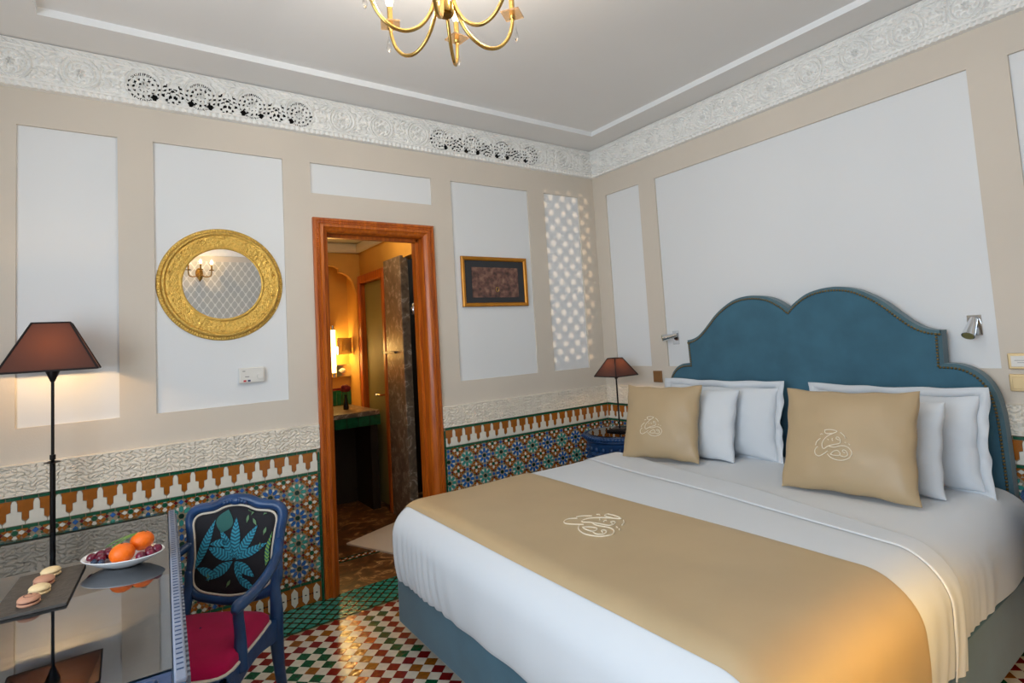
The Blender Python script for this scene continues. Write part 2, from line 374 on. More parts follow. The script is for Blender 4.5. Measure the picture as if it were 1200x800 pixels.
# ---- carved plaster: real relief built as height fields
def relief(name, fr, u0, u1, v0, v1, hfun, step, mats, parent, hole=None, base=lambda t: .02):
    nu = max(2, int((u1-u0)/step)+1); nv = max(2, int((v1-v0)/step)+1)
    U = np.linspace(u0, u1, nu); V = np.linspace(v0, v1, nv); UU, VV = np.meshgrid(U, V, indexing='ij')
    Hh = hfun(UU, (VV-v0)/(v1-v0), VV-(v0+v1)/2)+base((VV-v0)/(v1-v0))
    Hh[:, 0] = 0; Hh[:, -1] = 0
    vs = [fr(UU[i, j], VV[i, j], Hh[i, j]) for i in range(nu) for j in range(nv)]
    mk = hole(UU, VV) if hole is not None else None
    fs = []
    for i in range(nu-1):
        for j in range(nv-1):
            if mk is not None and 1 < j < nv-3 and mk[i, j]: continue
            fs.append((i*nv+j, (i+1)*nv+j, (i+1)*nv+j+1, i*nv+j+1))
    mb = MB(); mb.add(vs, fs)
    if fr is frH: mb.f = [f[::-1] for f in mb.f]
    if fr is frH or fr is frD: pass
    return tag(mb.build(name, mats, parent, smooth=50, recalc=False), kind='stuff')
def med_coords(U, c, per): return (U-c+per/2) % per-per/2
def cornice_h(c, per):
    def f(U, t, dv):
        X = med_coords(U, c, per); r = np.hypot(X, dv); a = np.arctan2(dv, X)
        h = np.zeros_like(U)
        ring = np.maximum(0, 1-np.abs(r-.078)/.009)+np.maximum(0, 1-np.abs(r-.058)/.007)
        flower = (r < .054)*np.clip(.6+.9*np.cos(8*a+2.2*np.sin(r*130)), 0, 1)*np.abs(np.sin(r*118))
        teeth = ((r > .063) & (r < .073))*(np.cos(40*a) > 0)*.5
        fx = np.abs(X)-per/2
        scroll = (r > .086)*np.clip(1.25*np.abs(np.sin(88*fx+2.2*np.sin(92*dv))+np.cos(98*dv+2*np.cos(66*fx))), 0, 1)
        star = np.maximum(0, 1-np.abs(np.hypot(fx, dv*.8)-.03)/.005)
        h += .017*np.clip(ring, 0, 1)+.016*flower*(r < .054)+.012*teeth+.014*scroll+.006*star*(r > .086)
        inner = (t > .15) & (t < .83)
        h = np.where(inner, h, 0)
        h += np.where((t > .10) & (t <= .15), .018, 0)+np.where((t >= .83) & (t < .87), .018, 0)
        h += np.where(t <= .10, .014*np.abs(np.sin(U*105+t*9)), 0)                                  # bead row below
        h += np.where((t >= .87) & (t < .955), .014*np.abs(np.sin(U*90+t*40)), 0)               # rope above
        h += np.where(t >= .955, .018, 0)
        return h
    return f
PM = [-3.26, -2.996, -2.732, -2.468]; PM2 = [-1.505, -1.236, -.967, -.698]
def pierce(U, V):
    dv = V-2.9215; m = np.zeros_like(U, bool)
    for g in (PM, PM2):
        for k, c in enumerate(g):
            X = U-c; r = np.hypot(X, dv); a = np.arctan2(dv, X)
            m |= (np.abs(r-.069) < .0045) & (np.cos(46*a) > .1) & (np.abs(np.cos(a)) < .72)
            m |= (np.abs(r-.069) < .005) & (np.cos(16*a) > .35) & (np.abs(np.cos(a)) > .72)
            m |= (np.abs(r-.046) < .005) & (np.cos(12*a+.4) > .3)
            m |= (np.abs(r-.022) < .004) & (np.cos(8*a) > .4)
            if k < len(g)-1: m |= (np.abs(X-.047)+np.abs(dv+.045) < .020)
            if k > 0: m |= (np.abs(X+.047)+np.abs(dv+.045) < .020)
        for c in [(g[i]+g[i+1])/2 for i in range(len(g)-1)]:
            X = np.abs(U-c)
            for (px, pv, pw, ph) in ((.035, .03, .009, .006), (.012, .016, .008, .005), (.040, .004, .008, .004), (.022, -.010, .009, .004), (.045, -.022, .007, .006), (.012, -.028, .008, .006), (.03, -.045, .006, .006), (0, -.052, .006, .007), (.020, -.06, .006, .005), (.005, .004, .006, .004)):
                m |= (np.abs(X-px) < pw) & (np.abs(dv-pv+.3*(X-px)) < ph)
    return m
cbase = lambda t: .022+.018*t
relief('cornice_relief', frD, X0, 0, 2.824, ZC-.0008, cornice_h(-3.26, .2645), .0037, 'plaster', wb, pierce, cbase)
relief('cornice_relief', frH, Y0+2.2, 0, 2.824, ZC-.0008, cornice_h(-1.70, .2515), .0039, 'plaster', wr, None, cbase)
for g in (PM, PM2): MB().box(g[0]-.1, g[-1]+.1, -.006, -.003, 2.835, 3.02).build('vent_shade_sheet', 'shade_black', wb)  # flat black sheet in place of the shaded depth behind the holes
MB().box(X0, X0+.05, Y0, -.06, 2.824, ZC-.001).build('cornice', 'plaster', wl_)
MB().box(X0+.06, -.05, Y0, Y0+.05, 2.824, ZC-.001).build('cornice', 'plaster', wf)
MB().box(-.04, -.001, Y0+.06, Y0+2.2, 2.824, ZC-.001).build('cornice', 'plaster', wr)
def frieze_h(U, t, dv):
    g = np.sin(118*U+2.2*np.sin(140*dv+.7*np.sin(50*U)))+np.sin(150*dv+2.0*np.sin(88*U+1))+.35*np.sin(61*U-83*dv)
    h = np.clip(np.abs(g)*1.5, 0, 1)
    h = np.where((t < .05) | (t > .95), 1.0, h)
    return .011*h
ZG1, ZG2, ZF = .882, .7503, 1.0293
CL, CR = -2.402, -1.578          # outer edges of the door casing
fb = lambda t: .010+0*t
relief('carved_frieze', frD, X0, CL-.002, ZG1, ZF, frieze_h, .0033, 'plaster_frieze', wb, None, fb)
relief('carved_frieze', frD, CR+.002, -.001, ZG1, ZF, frieze_h, .0033, 'plaster_frieze', wb, None, fb)
relief('carved_frieze', frH, -3.6, -.001, ZG1, ZF, frieze_h, .0040, 'plaster_frieze', wr, None, fb)

# ---- zellige dado
def clip_poly(poly, u0, u1, v0, v1):
    for ax, lim, sg in ((0, u0, 1), (0, u1, -1), (1, v0, 1), (1, v1, -1)):
        out = []
        for i in range(len(poly)):
            p, q = poly[i], poly[(i+1) % len(poly)]; dp, dq = sg*(p[ax]-lim), sg*(q[ax]-lim)
            if dp >= 0: out.append(p)
            if (dp >= 0) != (dq >= 0):
                t = dp/(dp-dq); out.append((p[0]+(q[0]-p[0])*t, p[1]+(q[1]-p[1])*t))
        poly = out
        if len(poly) < 3: return None
    return poly
def rot(pts, a, s, c): return [(c[0]+s*(p[0]*math.cos(a)-p[1]*math.sin(a)), c[1]+s*(p[0]*math.sin(a)+p[1]*math.cos(a))) for p in pts]
MT = ['tile_green', 'tile_teal', 'tile_blue', 'tile_brown', 'tile_red', 'tile_white', 'tile_dgreen', 'tile_black']
def mosaic(name, fr, u0, u1, v0, v1, ru, rv, A, parent):
    mb = MB()
    def put(poly, mi):
        p = clip_poly(poly, u0, u1, v0, v1)
        if p: mb.prism(p, .0085, .0125+random.uniform(0, .001), fr, mi, .06)
    i0, i1 = int((u0-ru)/A)-2, int((u1-ru)/A)+2; j0, j1 = int((v0-rv)/A)-2, int((v1-rv)/A)+2
    for i in range(i0, i1+1):
        for j in range(j0, j1+1):
            c = (ru+i*A, rv+j*A); pc = 1 if (i+j) % 2 == 0 else 2
            put(rot([(.095*math.cos(k*PI/4+PI/8), .095*math.sin(k*PI/4+PI/8)) for k in range(8)], 0, A, c), 6)
            for k in range(8):
                a = k*PI/4
                put(rot([(.125, 0), (.19, -.062), (.31, -.066), (.375, 0), (.31, .066), (.19, .062)], a, A, c), pc)
                put(rot([(.215, 0), (.30, -.05), (.36, 0), (.30, .05)], a+PI/8, A, c), 5)
                put(rot([(.385, 0), (.425, -.048), (.475, 0), (.425, .048)], a+PI/8, A, c), 0)
            put(rot([(.088, 0), (0, .088), (-.088, 0), (0, -.088)], PI/4 if False else 0, A, (c[0]+A/2, c[1])), 2)
            put(rot([(.088, 0), (0, .088), (-.088, 0), (0, -.088)], 0, A, (c[0], c[1]+A/2)), 2)
            x = (c[0]+A/2, c[1]+A/2)
            put(rot([(.082*math.cos(k*PI/4+PI/8), .082*math.sin(k*PI/4+PI/8)) for k in range(8)], 0, A, x), 0)
            for k in range(4):
                a = k*PI/2
                put(rot([(.095, -.03), (.17, -.075), (.255, 0), (.17, .075), (.095, .03)], a, A, x), 5)
                put(rot([(.268, 0), (.335, -.068), (.405, 0), (.335, .068)], a, A, x), 4)
                put(rot([(.11, .04), (.18, .09), (.09, .18), (.04, .11)], a, A, x), 3)
                put(rot([(.258, .022), (.335, .085), (.208, .208), (.165, .095)], a, A, x), 3)
                put(rot([(.022, .258), (.095, .165), (.208, .208), (.085, .335)], a, A, x), 3)
    return tag(mb.build(name, MT, parent, recalc=False), kind='stuff')
def lathe_mesh(): pass
MERB = [(-.39, 0), (-.34, .13), (-.34, .43), (-.15, .47), (-.15, .75), (0, .85), (.15, .75), (.15, .47), (.34, .43), (.34, .13), (.39, 0)]
MERW = [(-.48, .985), (.48, .985), (.48, .89), (.33, .79), (.33, .49), (.14, .45), (.14, .15), (.09, .04), (0, .0), (-.09, .04), (-.14, .15), (-.14, .45), (-.33, .49), (-.33, .79), (-.48, .89)]
MS = .0784; MTOP, MH = .8645, .8645-.7525
def shape_mesh(name, poly, su, sv, m, fr, w0=.008, w1=.0125):
    return MB().prism([(p[0]*su, -p[1]*sv) for p in poly][::-1], w0, w1, fr, 0).mesh(name, m)
ltD = lambda u, v, w: (u, -w, v); ltH = lambda u, v, w: (-w, u, v)
LOZ = [(-.29, .24), (0, .03), (.29, .24), (.29, .76), (0, .97), (-.29, .76)]
def dado(fr, wallo, u0, u1, mer0, ru, ends):
    lt = ltD if fr is frD else ltH
    def P(u, v): return fr(u, v, 0)
    g = MB(); p, q = fr(u0, 0, 0), fr(u1, ZG1, .008)
    g.box(min(p[0], q[0]), max(p[0], q[0]), min(p[1], q[1]), max(p[1], q[1]), .0005, ZG1-.0005)
    g.build('dado_backing', 'grout', wallo)
    e0 = u0+.016 if ends[0] else u0; e1 = u1-.016 if ends[1] else u1
    def strip(v, h, pitch):
        me = MB().prism([(-pitch/2+.0015, -h/2), (pitch/2-.0015, -h/2), (pitch/2-.0015, h/2), (-pitch/2+.0015, h/2)], .008, .0135, lt).mesh('strip_tile', 'tile_green')
        n = int((e1-e0)/pitch); pi_ = (e1-e0)/n
        for k in range(n): inst('strip_tile', me, wallo, P(e0+(k+.5)*pi_, v))
    strip(.8735, .014, .056); strip(.7435, .014, .056); strip(.1235, .014, .056)
    for k in (0, 1):
        if ends[k]:
            uu = u0+.008 if k == 0 else u1-.008
            me = MB().prism([(-.0065, -.0295), (.0065, -.0295), (.0065, .0295), (-.0065, .0295)], .008, .0135, lt).mesh('edge_tile', 'tile_green')
            for j in range(14): inst('edge_tile', me, wallo, P(uu, .033+j*.0615))
    mbr = shape_mesh('merlon_tile', MERB, MS, MH, 'tile_brown', lt); mwh = shape_mesh('merlon_tile', MERW, MS, MH, 'tile_white', lt)
    k = int((e0-mer0)/MS)-1
    while mer0+k*MS < e1+MS:
        c = mer0+k*MS
        for nm, me, cc, poly in (('brown_merlon_tile', mbr, c, MERB), ('white_merlon_tile', mwh, c+MS/2, MERW)):
            hw = (.39 if nm[0] == 'b' else .48)*MS
            if cc-hw >= e0-1e-4 and cc+hw <= e1+1e-4: inst(nm, me, wallo, P(cc, MTOP))
            else:
                pl = clip_poly([(cc+p[0]*MS, MTOP-p[1]*MH) for p in poly], e0, e1, 0, 2)
                if pl and cc-hw < e1 and cc+hw > e0: MB().prism(pl, .008, .0125, fr).build(nm, 'tile_brown' if nm[0] == 'b' else 'tile_white', wallo)
        k += 1
    mosaic('star_mosaic', fr, e0, e1, .1315, .7355, ru, .6475, .1442, wallo)
    # skirting band: white lozenges on brown
    bk = MB().prism([(e0, .004), (e1, .004), (e1, .1155), (e0, .1155)], .008, .0105, fr).build('skirting_tile', 'tile_brown', wallo)
    ml = MB().prism([(p[0]*.0613, p[1]*.112) for p in LOZ], .0095, .0135, lt).mesh('lozenge_tile', 'tile_white')
    md = MB().prism([(-.008, 0), (0, -.004), (.008, 0), (0, .004)], .013, .0142, lt).mesh('inlay', 'tile_black')
    n = int((e1-e0)/.0613)
    for k in range(n):
        u = e1-.028-k*.0613 if ends[1] else e0+.028+k*.0613
        o = inst('lozenge_tile', ml, wallo, P(u, .003)); inst('inlay', md, o, lt(0, .056, 0)); 
        if k < n-1:
            for s in (-.008, .008): inst('inlay', md, o, lt(-.0307+s, .056, -.0025))
dado(frD, wb, -4.2, CL-.003, -3.1024, -2.541, (False, True))
dado(frD, wb, CR+.003, -.013, -1.4562, -1.401, (True, False))
dado(frH, wr, -3.25, -.013, -.021, -.055, (False, False))

# ------------------------------------------------------------------ floor
fl = MB().add([(X0, Y0, 0), (0, Y0, 0), (0, 0, 0), (X0, 0, 0)], [(0, 1, 2, 3)]).build('floor', 'grout_floor'); tag(fl, kind='structure')
TS, TX, TY = .0754, -2.1335, -.3463
colmap = {}
rows = ['RRKORRRRR', 'RGGOBBBBR', 'BRGOYRRRR', 'RRGRYRGGR', 'RRGOYRGGG', 'RRGRBRGBG', 'RRGRBRRGG', 'BGGRBBRGG', 'RRRRRORBG', 'RBBRRBRRB', 'ORBRBRGRR', 'RRGRRGBRG']
for j, rw in enumerate(rows):
    for i, ch in enumerate(rw): colmap[(i, j)] = ch
CM = dict(R='floor_red', K='floor_red', O='floor_orange', B='floor_brown', Y='floor_brown', G='floor_green', W='floor_white')
h = TS/2-.0008; DIA = [(-h, 0), (0, -h), (h, 0), (0, h)]
tm = {k: MB().prism(DIA, .0003, .004, frF).mesh('floor_tile', m) for k, m in CM.items()}
BY = -.3095                      # edge between border band and chequer field
rest = MB(); RM = ['floor_red', 'floor_orange', 'floor_brown', 'floor_green', 'floor_white']; KI = dict(R=0, K=0, O=1, B=2, Y=2, G=3, W=4)
cnt = 0
for j in range(-1, 40):
    for i in range(-28, 30):
        for half in (0, 1):
            x, y = TX-(i+half*.5)*TS, TY-(j+half*.5)*TS
            if y > BY-.001 or x > -.03 or x < -4.4: continue
            ch = 'W' if half else colmap.get((i, j), random.choice('RRRBGGO'))
            vis = -2.95 < x < -2.05 and y > -1.12 and y < BY-h and (x < -2.20 or y > -.62) and cnt < 290
            if vis: inst('floor_tile', tm[ch], fl, (x, y, random.uniform(-.0004, .0002))); cnt += 1
            else:
                p = clip_poly([(x+a, y+b) for a, b in DIA], -4.6, -.02, -3.4, BY)
                if p: rest.prism(p, .0003, .004, frF, KI[ch])
tag(rest.build('floor_tile_field', RM, fl, recalc=False), kind='stuff')
# border band: teal squares on the diagonal, green bars and small rust squares between
bt = MB(); bs = .0735; q = .0262
meT = MB().prism([(-q*1.0, 0), (0, -q), (q*1.0, 0), (0, q)], .0003, .004, frF).mesh('teal_tile', 'floor_teal')
nb = 0
for i in range(-2, 62):
    for j in range(-1, 6):
        for hf in (0, .5):
            x, y = -.02-(i+hf)*bs, -.03-(j+hf)*bs
            if x < X0 or x > -.005: continue
            if -.285 < y < -.012 and -2.75 < x < -2.10:
                inst('teal_tile', meT, fl, (x, y, 0)); nb += 1
            else:
                p = clip_poly([(x-q, y), (x, y-q), (x+q, y), (x, y+q)], X0, -.002, -.297, -.004)
                if p: bt.prism(p, .0003, .004, frF, 0)
            for sx in (1, -1):      # bars along both diagonals
                cx, cy = x+bs/4, y+sx*bs/4; L, Wd = .0146, .0036; d = (1, -sx) if sx > 0 else (1, 1)
                d = (.7071, -.7071*sx); nrm = (.7071*sx, .7071)
                pr = [(cx+d[0]*a*L*1.2+nrm[0]*b*Wd*1.6, cy+d[1]*a*L*1.2+nrm[1]*b*Wd*1.6) for a, b in ((-1, -1), (1, -1), (1, 1), (-1, 1))]
                p = clip_poly(pr, X0, -.002, -.297, -.004)
                if p: bt.prism(p, .0003, .0038, frF, 1)
            for (ox, oy) in ((.5, 0), (0, .5)):
                pr = [(x+ox*bs-.009, y+oy*bs), (x+ox*bs, y+oy*bs-.009), (x+ox*bs+.009, y+oy*bs), (x+ox*bs, y+oy*bs+.009)]
                p = clip_poly(pr, X0, -.002, -.297, -.004)
                if p: bt.prism(p, .0003, .0039, frF, 2)
bt.prism([(X0, -.308), (-.002, -.308), (-.002, -.2985), (X0, -.2985)], .0003, .0036, frF, 1)
tag(bt.build('border_mosaic', ['floor_teal', 'floor_dgreen', 'floor_rust'], fl, recalc=False), kind='stuff')

# ------------------------------------------------------------------ doorway with carved wooden casing
d1 = bpy.data.objects.new('door_1', None); COL.objects.link(d1); tag(d1, 'carved wooden door casing', kind='structure')
OX0, OX1, OZ = CL, CR, 2.295
prof = [(0, .0), (0, .022), (.010, .030), (.016, .030), (.020, .024), (.034, .024), (.040, .034), (.056, .036), (.062, .028), (.074, .022), (.084, .010), (.088, 0)]
def casing(side):
    mb = MB(); n = len(prof)
    if side == 'top':
        a = [(OX0+d, OZ-d, w) for d, w in prof]; b = [(OX1-d, OZ-d, w) for d, w in prof]
    else:
        s = 1 if side == 'l' else -1; ox = OX0 if side == 'l' else OX1
        a = [(ox+s*d, .002, w) for d, w in prof]; b = [(ox+s*d, OZ-d, w) for d, w in prof]
    mb.add([frD(*p) for p in a]+[frD(*p) for p in b], [(i, i+1, n+i+1, n+i) for i in range(n-1)])
    return mb.build('casing', 'door_wood', d1, smooth=35)
for s in ('l', 'r', 'top'): casing(s)
rope = MB(); st = .014
def bead(u, v, vert):
    a = .0065; b = .0045
    pts = [(-a, -b*.2), (-b*.2, -a*.9), (a, b*.2), (b*.2, a*.9)]
    rope.prism([(u+p[0], v+p[1]) for p in pts], .0235, .030, frD, 0, .35)
for k in range(int(2.26/st)):
    bead(OX0+.027, .02+k*st, 1); bead(OX1-.027, .02+k*st, 1)
for k in range(int((OX1-OX0-.06)/st)): bead(OX0+.033+k*st, OZ-.027, 0)
tag(rope.build('rope_carving', 'door_wood', d1), kind='stuff')
jx0, jx1, jz = -2.3135, -1.6665, 2.207
for (a, b, c, d) in ((DOOR[0]-.001, jx0, .002, jz), (jx1, DOOR[1]+.001, .002, jz)): MB().box(a, b, .0, .172, c, d).build('jamb', 'door_wood', d1, bevel=.003)
MB().box(DOOR[0], DOOR[1], 0, .172, jz, DOOR[3]+.001).build('jamb', 'door_wood', d1, bevel=.003)
MB().box(jx0, jx0+.02, .06, .1, .002, jz).box(jx1-.02, jx1, .06, .1, .002, jz).box(jx0, jx1, .06, .1, jz-.02, jz).build('door_stop', 'door_wood', d1, bevel=.002)

# ------------------------------------------------------------------ bathroom behind the doorway
BX0, BX1, BY0, BY1, BZ = -2.9, -1.42, .17, 1.98, 2.52
bfl = MB().box(BX0, .2, 0.0, BY1+.6, -.02, .0).build('floor_bathroom', 'marble_floor'); tag(bfl, kind='structure')
MB().box(BX0, 0.2, .50, .545, .0002, .003).build('mosaic_strip', 'tile_brown', bfl)
ms = MB()
for k in range(120):
    x = BX0+k*.024
    for r_ in range(2): ms.prism([(x-.009, .511+r_*.022), (x, .502+r_*.022), (x+.009, .511+r_*.022), (x, .520+r_*.022)], .003, .0042, frF, (k+r_) % 2)
tag(ms.build('strip_inlay', ['tile_white', 'tile_red'], bfl, recalc=False), kind='stuff')
for yy in (.488, .547): MB().box(BX0, .2, yy, yy+.012, .0002, .0042).build('strip_border', 'tile_green', bfl)
bc = MB().box(BX0, .3, BY0, BY1+.6, BZ, BZ+.02).build('ceiling_bathroom', 'bath_ceiling'); tag(bc, kind='structure')
bl = MB().box(BX0-.02, BX0, BY0, BY1+.6, 0, BZ).build('wall_bathroom_left', 'bath_ochre'); tag(bl, kind='structure')
# far wall with a scalloped alcove above the counter
ac = -1.735; aw = .275
arch = [(ac-aw, .62), (ac+aw, .62), (ac+aw, 2.02)]
for k in range(1, 9): arch.append((ac+aw-.012-.15*(1-math.cos(k/8*PI/2))*1.0, 2.03+.20*math.sin(k/8*PI/2)))
arch += [(ac+.105, 2.23), (ac+.105, 2.27), (ac+.07, 2.29), (0.0+ac, 2.30)]
right = arch[2:]; arch += [(2*ac-p[0], p[1]) for p in right[::-1][1:]]
def plate_with_hole(outer, hole, y0, y1, m, name):
    bm = bmesh.new()
    def loop(pts): 
        vs = [bm.verts.new((p[0], y0, p[1])) for p in pts]; return [bm.edges.new((vs[i], vs[(i+1) % len(vs)])) for i in range(len(vs))]
    e = loop(outer)+loop(hole); bmesh.ops.triangle_fill(bm, use_beauty=True, edges=e)
    ret = bmesh.ops.extrude_face_region(bm, geom=bm.faces[:]); vv = [g for g in ret['geom'] if isinstance(g, bmesh.types.BMVert)]
    bmesh.ops.translate(bm, verts=vv, vec=(0, y1-y0, 0)); bmesh.ops.recalc_face_normals(bm, faces=bm.faces)
    me = bpy.data.meshes.new(name); bm.to_mesh(me); bm.free(); me.materials.append(MATS[m]); o = bpy.data.objects.new(name, me); COL.objects.link(o); return o
bb = plate_with_hole([(BX0, 0), (BX1, 0), (BX1, BZ), (BX0, BZ)], arch, BY1, BY1+.06, 'bath_ochre', 'wall_bathroom_back'); tag(bb, kind='structure')
MB().box(BX0, BX1, BY1+.30, BY1+.32, 0, BZ).build('alcove_back', 'bath_ochre', bb)
MB().box(ac-aw-.02, ac-aw-.001, BY1+.06, BY1+.3, 0, BZ).build('alcove_side', 'bath_ochre', bb); MB().box(ac+aw+.001, ac+aw+.02, BY1+.06, BY1+.3, 0, BZ).build('alcove_side', 'bath_ochre', bb)
MB().box(BX0, BX1, BY1-.06, BY1, BZ-.10, BZ).build('cove_moulding', 'bath_ceiling', bb, bevel=.03)
# right wall with wooden inner door, marble pier and shower opening
br = MB().box(BX1, BX1+.1, 1.93, BY1+.6, 0, BZ).box(BX1, BX1+.1, 1.30, 1.93, 2.17, BZ).box(BX1, BX1+.1, BY0, 1.30, 2.22, BZ).build('wall_bathroom_right', 'bath_ochre'); tag(br, kind='structure')
MB().box(BX1-.05, BX1, BY0, BY1, BZ-.10, BZ).build('cove_moulding', 'bath_ceiling', br, bevel=.03)
d2 = bpy.data.objects.new('door_2', None); COL.objects.link(d2); tag(d2, 'wooden inner door with frosted glass', kind='structure')
def fx(y0, y1, z0, z1, x0=BX1-.035, x1=BX1+.05): return MB().box(x0, x1, y0, y1, z0, z1)
fx(1.90, 1.975, .002, 2.19).build('casing', 'door_wood', d2, bevel=.008); fx(1.285, 1.345, .002, 2.19).build('casing', 'door_wood', d2, bevel=.008); fx(1.345, 1.90, 2.11, 2.19).build('casing', 'door_wood', d2, bevel=.008)
fx(1.36, 1.885, .03, 2.10, BX1+.012, BX1+.02).build('frosted_pane', 'frosted_glass', d2)
h = MB().tube([(BX1-.001, 1.43, 1.03), (BX1-.045, 1.43, 1.03), (BX1-.045, 1.53, 1.03)], .009).build('door_handle', 'chrome', d2, smooth=40)
pier = MB().box(BX1-.03, BX1+.045, .895, 1.272, 0, 2.24).build('trim_2', 'marble_pillar', bevel=.006); tag(pier, kind='structure')
MB().box(BX1-.05, BX1+.05, 1.05, 1.30, 1.405, 1.425).build('ledge', 'marble_pillar', pier, bevel=.003)
# shower beyond the pier
sh = MB()
shw = MB().box(-.42, -.40, BY0, 2.5, 0, BZ).box(BX1+.1, -.42, 1.75, 1.77, 0, BZ).box(BX1+.1, -.4, 2.56, 2.58, 0, BZ).box(BX1+.1, -.4, BY0, BY0+.02, 0, BZ).build('wall_shower', 'bath_dark'); tag(shw, kind='structure')
for j in range(8):
    for i in range(7): MB().box(-.432, -.42, .25+i*.31, .25+i*.31+.304, .01+j*.31, .01+j*.31+.304).build('stone_tile', 'bath_tile', shw)
shs = thing('hand_shower', 'chrome hand shower on a rail beside the dark marble pier', 'shower', (-1.30, .93, 1.7))
MB().tube([(0, 0, 0), (0, 0, .5)], .008).build('rail', 'chrome', shs, smooth=40); MB().lathe([(.02, 0), (.035, .03), (.035, .06), (.01, .1)], 14, (-.03, -.01, .03)).build('shower_head', 'chrome', shs, smooth=40)
so = MB().lathe([(.03, 0), (.03, .02)], 16, (-1.1, .93, BZ-.03)).build('spot_light', 'cool_spot', None); tag(so, 'small cool white ceiling spot inside the shower', 'spot light')
light('shower_spot', 'POINT', (-1.1, .93, BZ-.1), 6.0, (.8, .92, 1), radius=.03)
bs_ = thing('bottle_shelf', 'small shelf with yellow toiletry bottle in the shower', 'shelf', (-.48, 2.3-1.1, 1.35))
MB().box(-.05, .05, -.15, .15, -.01, 0).build('shelf_plate', 'chrome', bs_)
btl = MB().lathe([(.0, 0), (.032, .0), (.034, .12), (.012, .15), (.014, .18), (0, .18)], 14, (-.48, 1.17, 1.351)).build('toiletry_bottle', 'bottle_yellow', smooth=40); tag(btl, 'yellow toiletry bottle on the shower shelf', 'bottle')
dl = MB().lathe([(0, -.004), (.035, -.004), (.045, 0), (0, 0)], 20, (-1.85, .8, BZ-.0005)).build('added_downlight', 'device_white', None, smooth=40); tag(dl, 'made-up round downlight in the bathroom ceiling, added to brighten the mat', 'added light')  # unseen fixture, added to go with the fill light below it
light('bath_fill', 'POINT', (-1.85, .8, BZ-.06), 8.0, (1, .72, .40), radius=.03)  # fill light added to brighten the bath mat and floor
# counter with green tiles
ct = thing('vanity_counter', 'green tiled vanity counter in the bathroom alcove', 'counter', (ac, BY1, 0))
MB().box(-.55, .275, -.50, .28, .855, .895).build('counter_top', 'marble_pillar', ct, bevel=.004)
for i in range(8): MB().box(-.55+i*.104, -.55+i*.104+.1, -.512, -.5, .765, .853).build('edge_tile', 'bath_green', ct, bevel=.003)
MB().box(-.55, .275, -.5, -.46, .765, .855).build('counter_apron', 'bath_dark', ct)
for i in range(11): MB().box(-.27+i*.05, -.27+i*.05+.046, .285, .298, .90, 1.05).build('splash_tile', 'bath_green', ct, bevel=.002)
MB().box(-.275, .275, .282, .298, 1.055, 1.075).build('splash_trim', 'tile_red', ct)
MB().box(.2, .27, -.45, .25, 0.001, .854).build('side_panel', 'bath_dark', ct); MB().box(-.9, .2, -.03, -.012, .001, .76).build('back_panel', 'bath_dark', ct)  # back_panel is a dark sheet added for the shade under the counter
vs_ = thing('rose_vase', 'dark glass bud vase with one red rose on the bathroom counter', 'vase', (-1.655, 1.83, .896))
MB().lathe([(.0, 0), (.024, 0), (.026, .02), (.018, .09), (.012, .12), (.016, .14), (.013, .14), (.008, .11)], 16).build('vase_body', 'vase', vs_, smooth=40)
rs = MB().ball((0, 0, .205), .034, .034, .03, 12, 8)
for k in range(7):
    a = k*.9; rs.ball((.026*math.cos(a), .026*math.sin(a), .198+.012*math.sin(k*2)), .024, .024, .026, 8, 6)
rs.build('rose_bloom', 'rose', vs_, smooth=True); MB().tube([(0, 0, .1), (.004, 0, .19)], .003, 6).build('rose_stem', 'leaf_fresh', vs_)
tl = thing('tube_wall_lamp', 'lit vertical tube lamp with chrome ends on ochre alcove wall', 'wall lamp', (-1.63, 2.255, 1.19))
MB().tube([(0, 0, .04), (0, 0, .48)], .026, 14).build('glass_tube', 'tube_light', tl, smooth=40)
for z0 in (0, .48): MB().tube([(0, 0, z0), (0, 0, z0+.045)], .03, 14).build('end_cap', 'chrome', tl, smooth=40)
light('tube_lamp', 'POINT', (-1.66, 2.17, 1.45), 9, (1, .66, .22), radius=.08)
mm = thing('magnifying_mirror', 'square swivel shaving mirror on an arm in front of tube lamp', 'mirror', (-1.55, 2.14, 1.50), .35)
MB().box(-.085, .085, -.012, .012, -.085, .085).build('frame', 'chrome', mm, bevel=.006); MB().box(-.072, .072, -.0135, -.0125, -.072, .072).build('glass', 'mirror', mm)
MB().tube([(.03, .012, 0), (.06, .08, 0), (.03, .11, 0)], .008).build('arm', 'chrome', mm)
td = thing('tissue_dispenser', 'chrome tissue dispenser on the alcove wall under the shaving mirror', 'dispenser', (-1.52, 2.235, 1.25))
MB().box(-.1, .1, 0, .05, -.065, .065).build('case', 'chrome', td, bevel=.012); MB().ball((-.03, 0, 0), .035, .012, .025).build('tissue', 'towel', td, smooth=True)
bm_ = thing('bath_mat', 'white towelling bath mat lying just inside the doorway', 'mat', (-1.72, .74, .001), .4)
def bmf(u, v): return (-.24+.62*u, -.3+.48*v, .012+.002*math.sin(u*23)*math.sin(v*19))
m = MB(); m.grid(bmf, 24, 18); m.box(-.24, .38, -.3, .18, .0, .0105); m.build('mat_pile', 'towel', bm_)

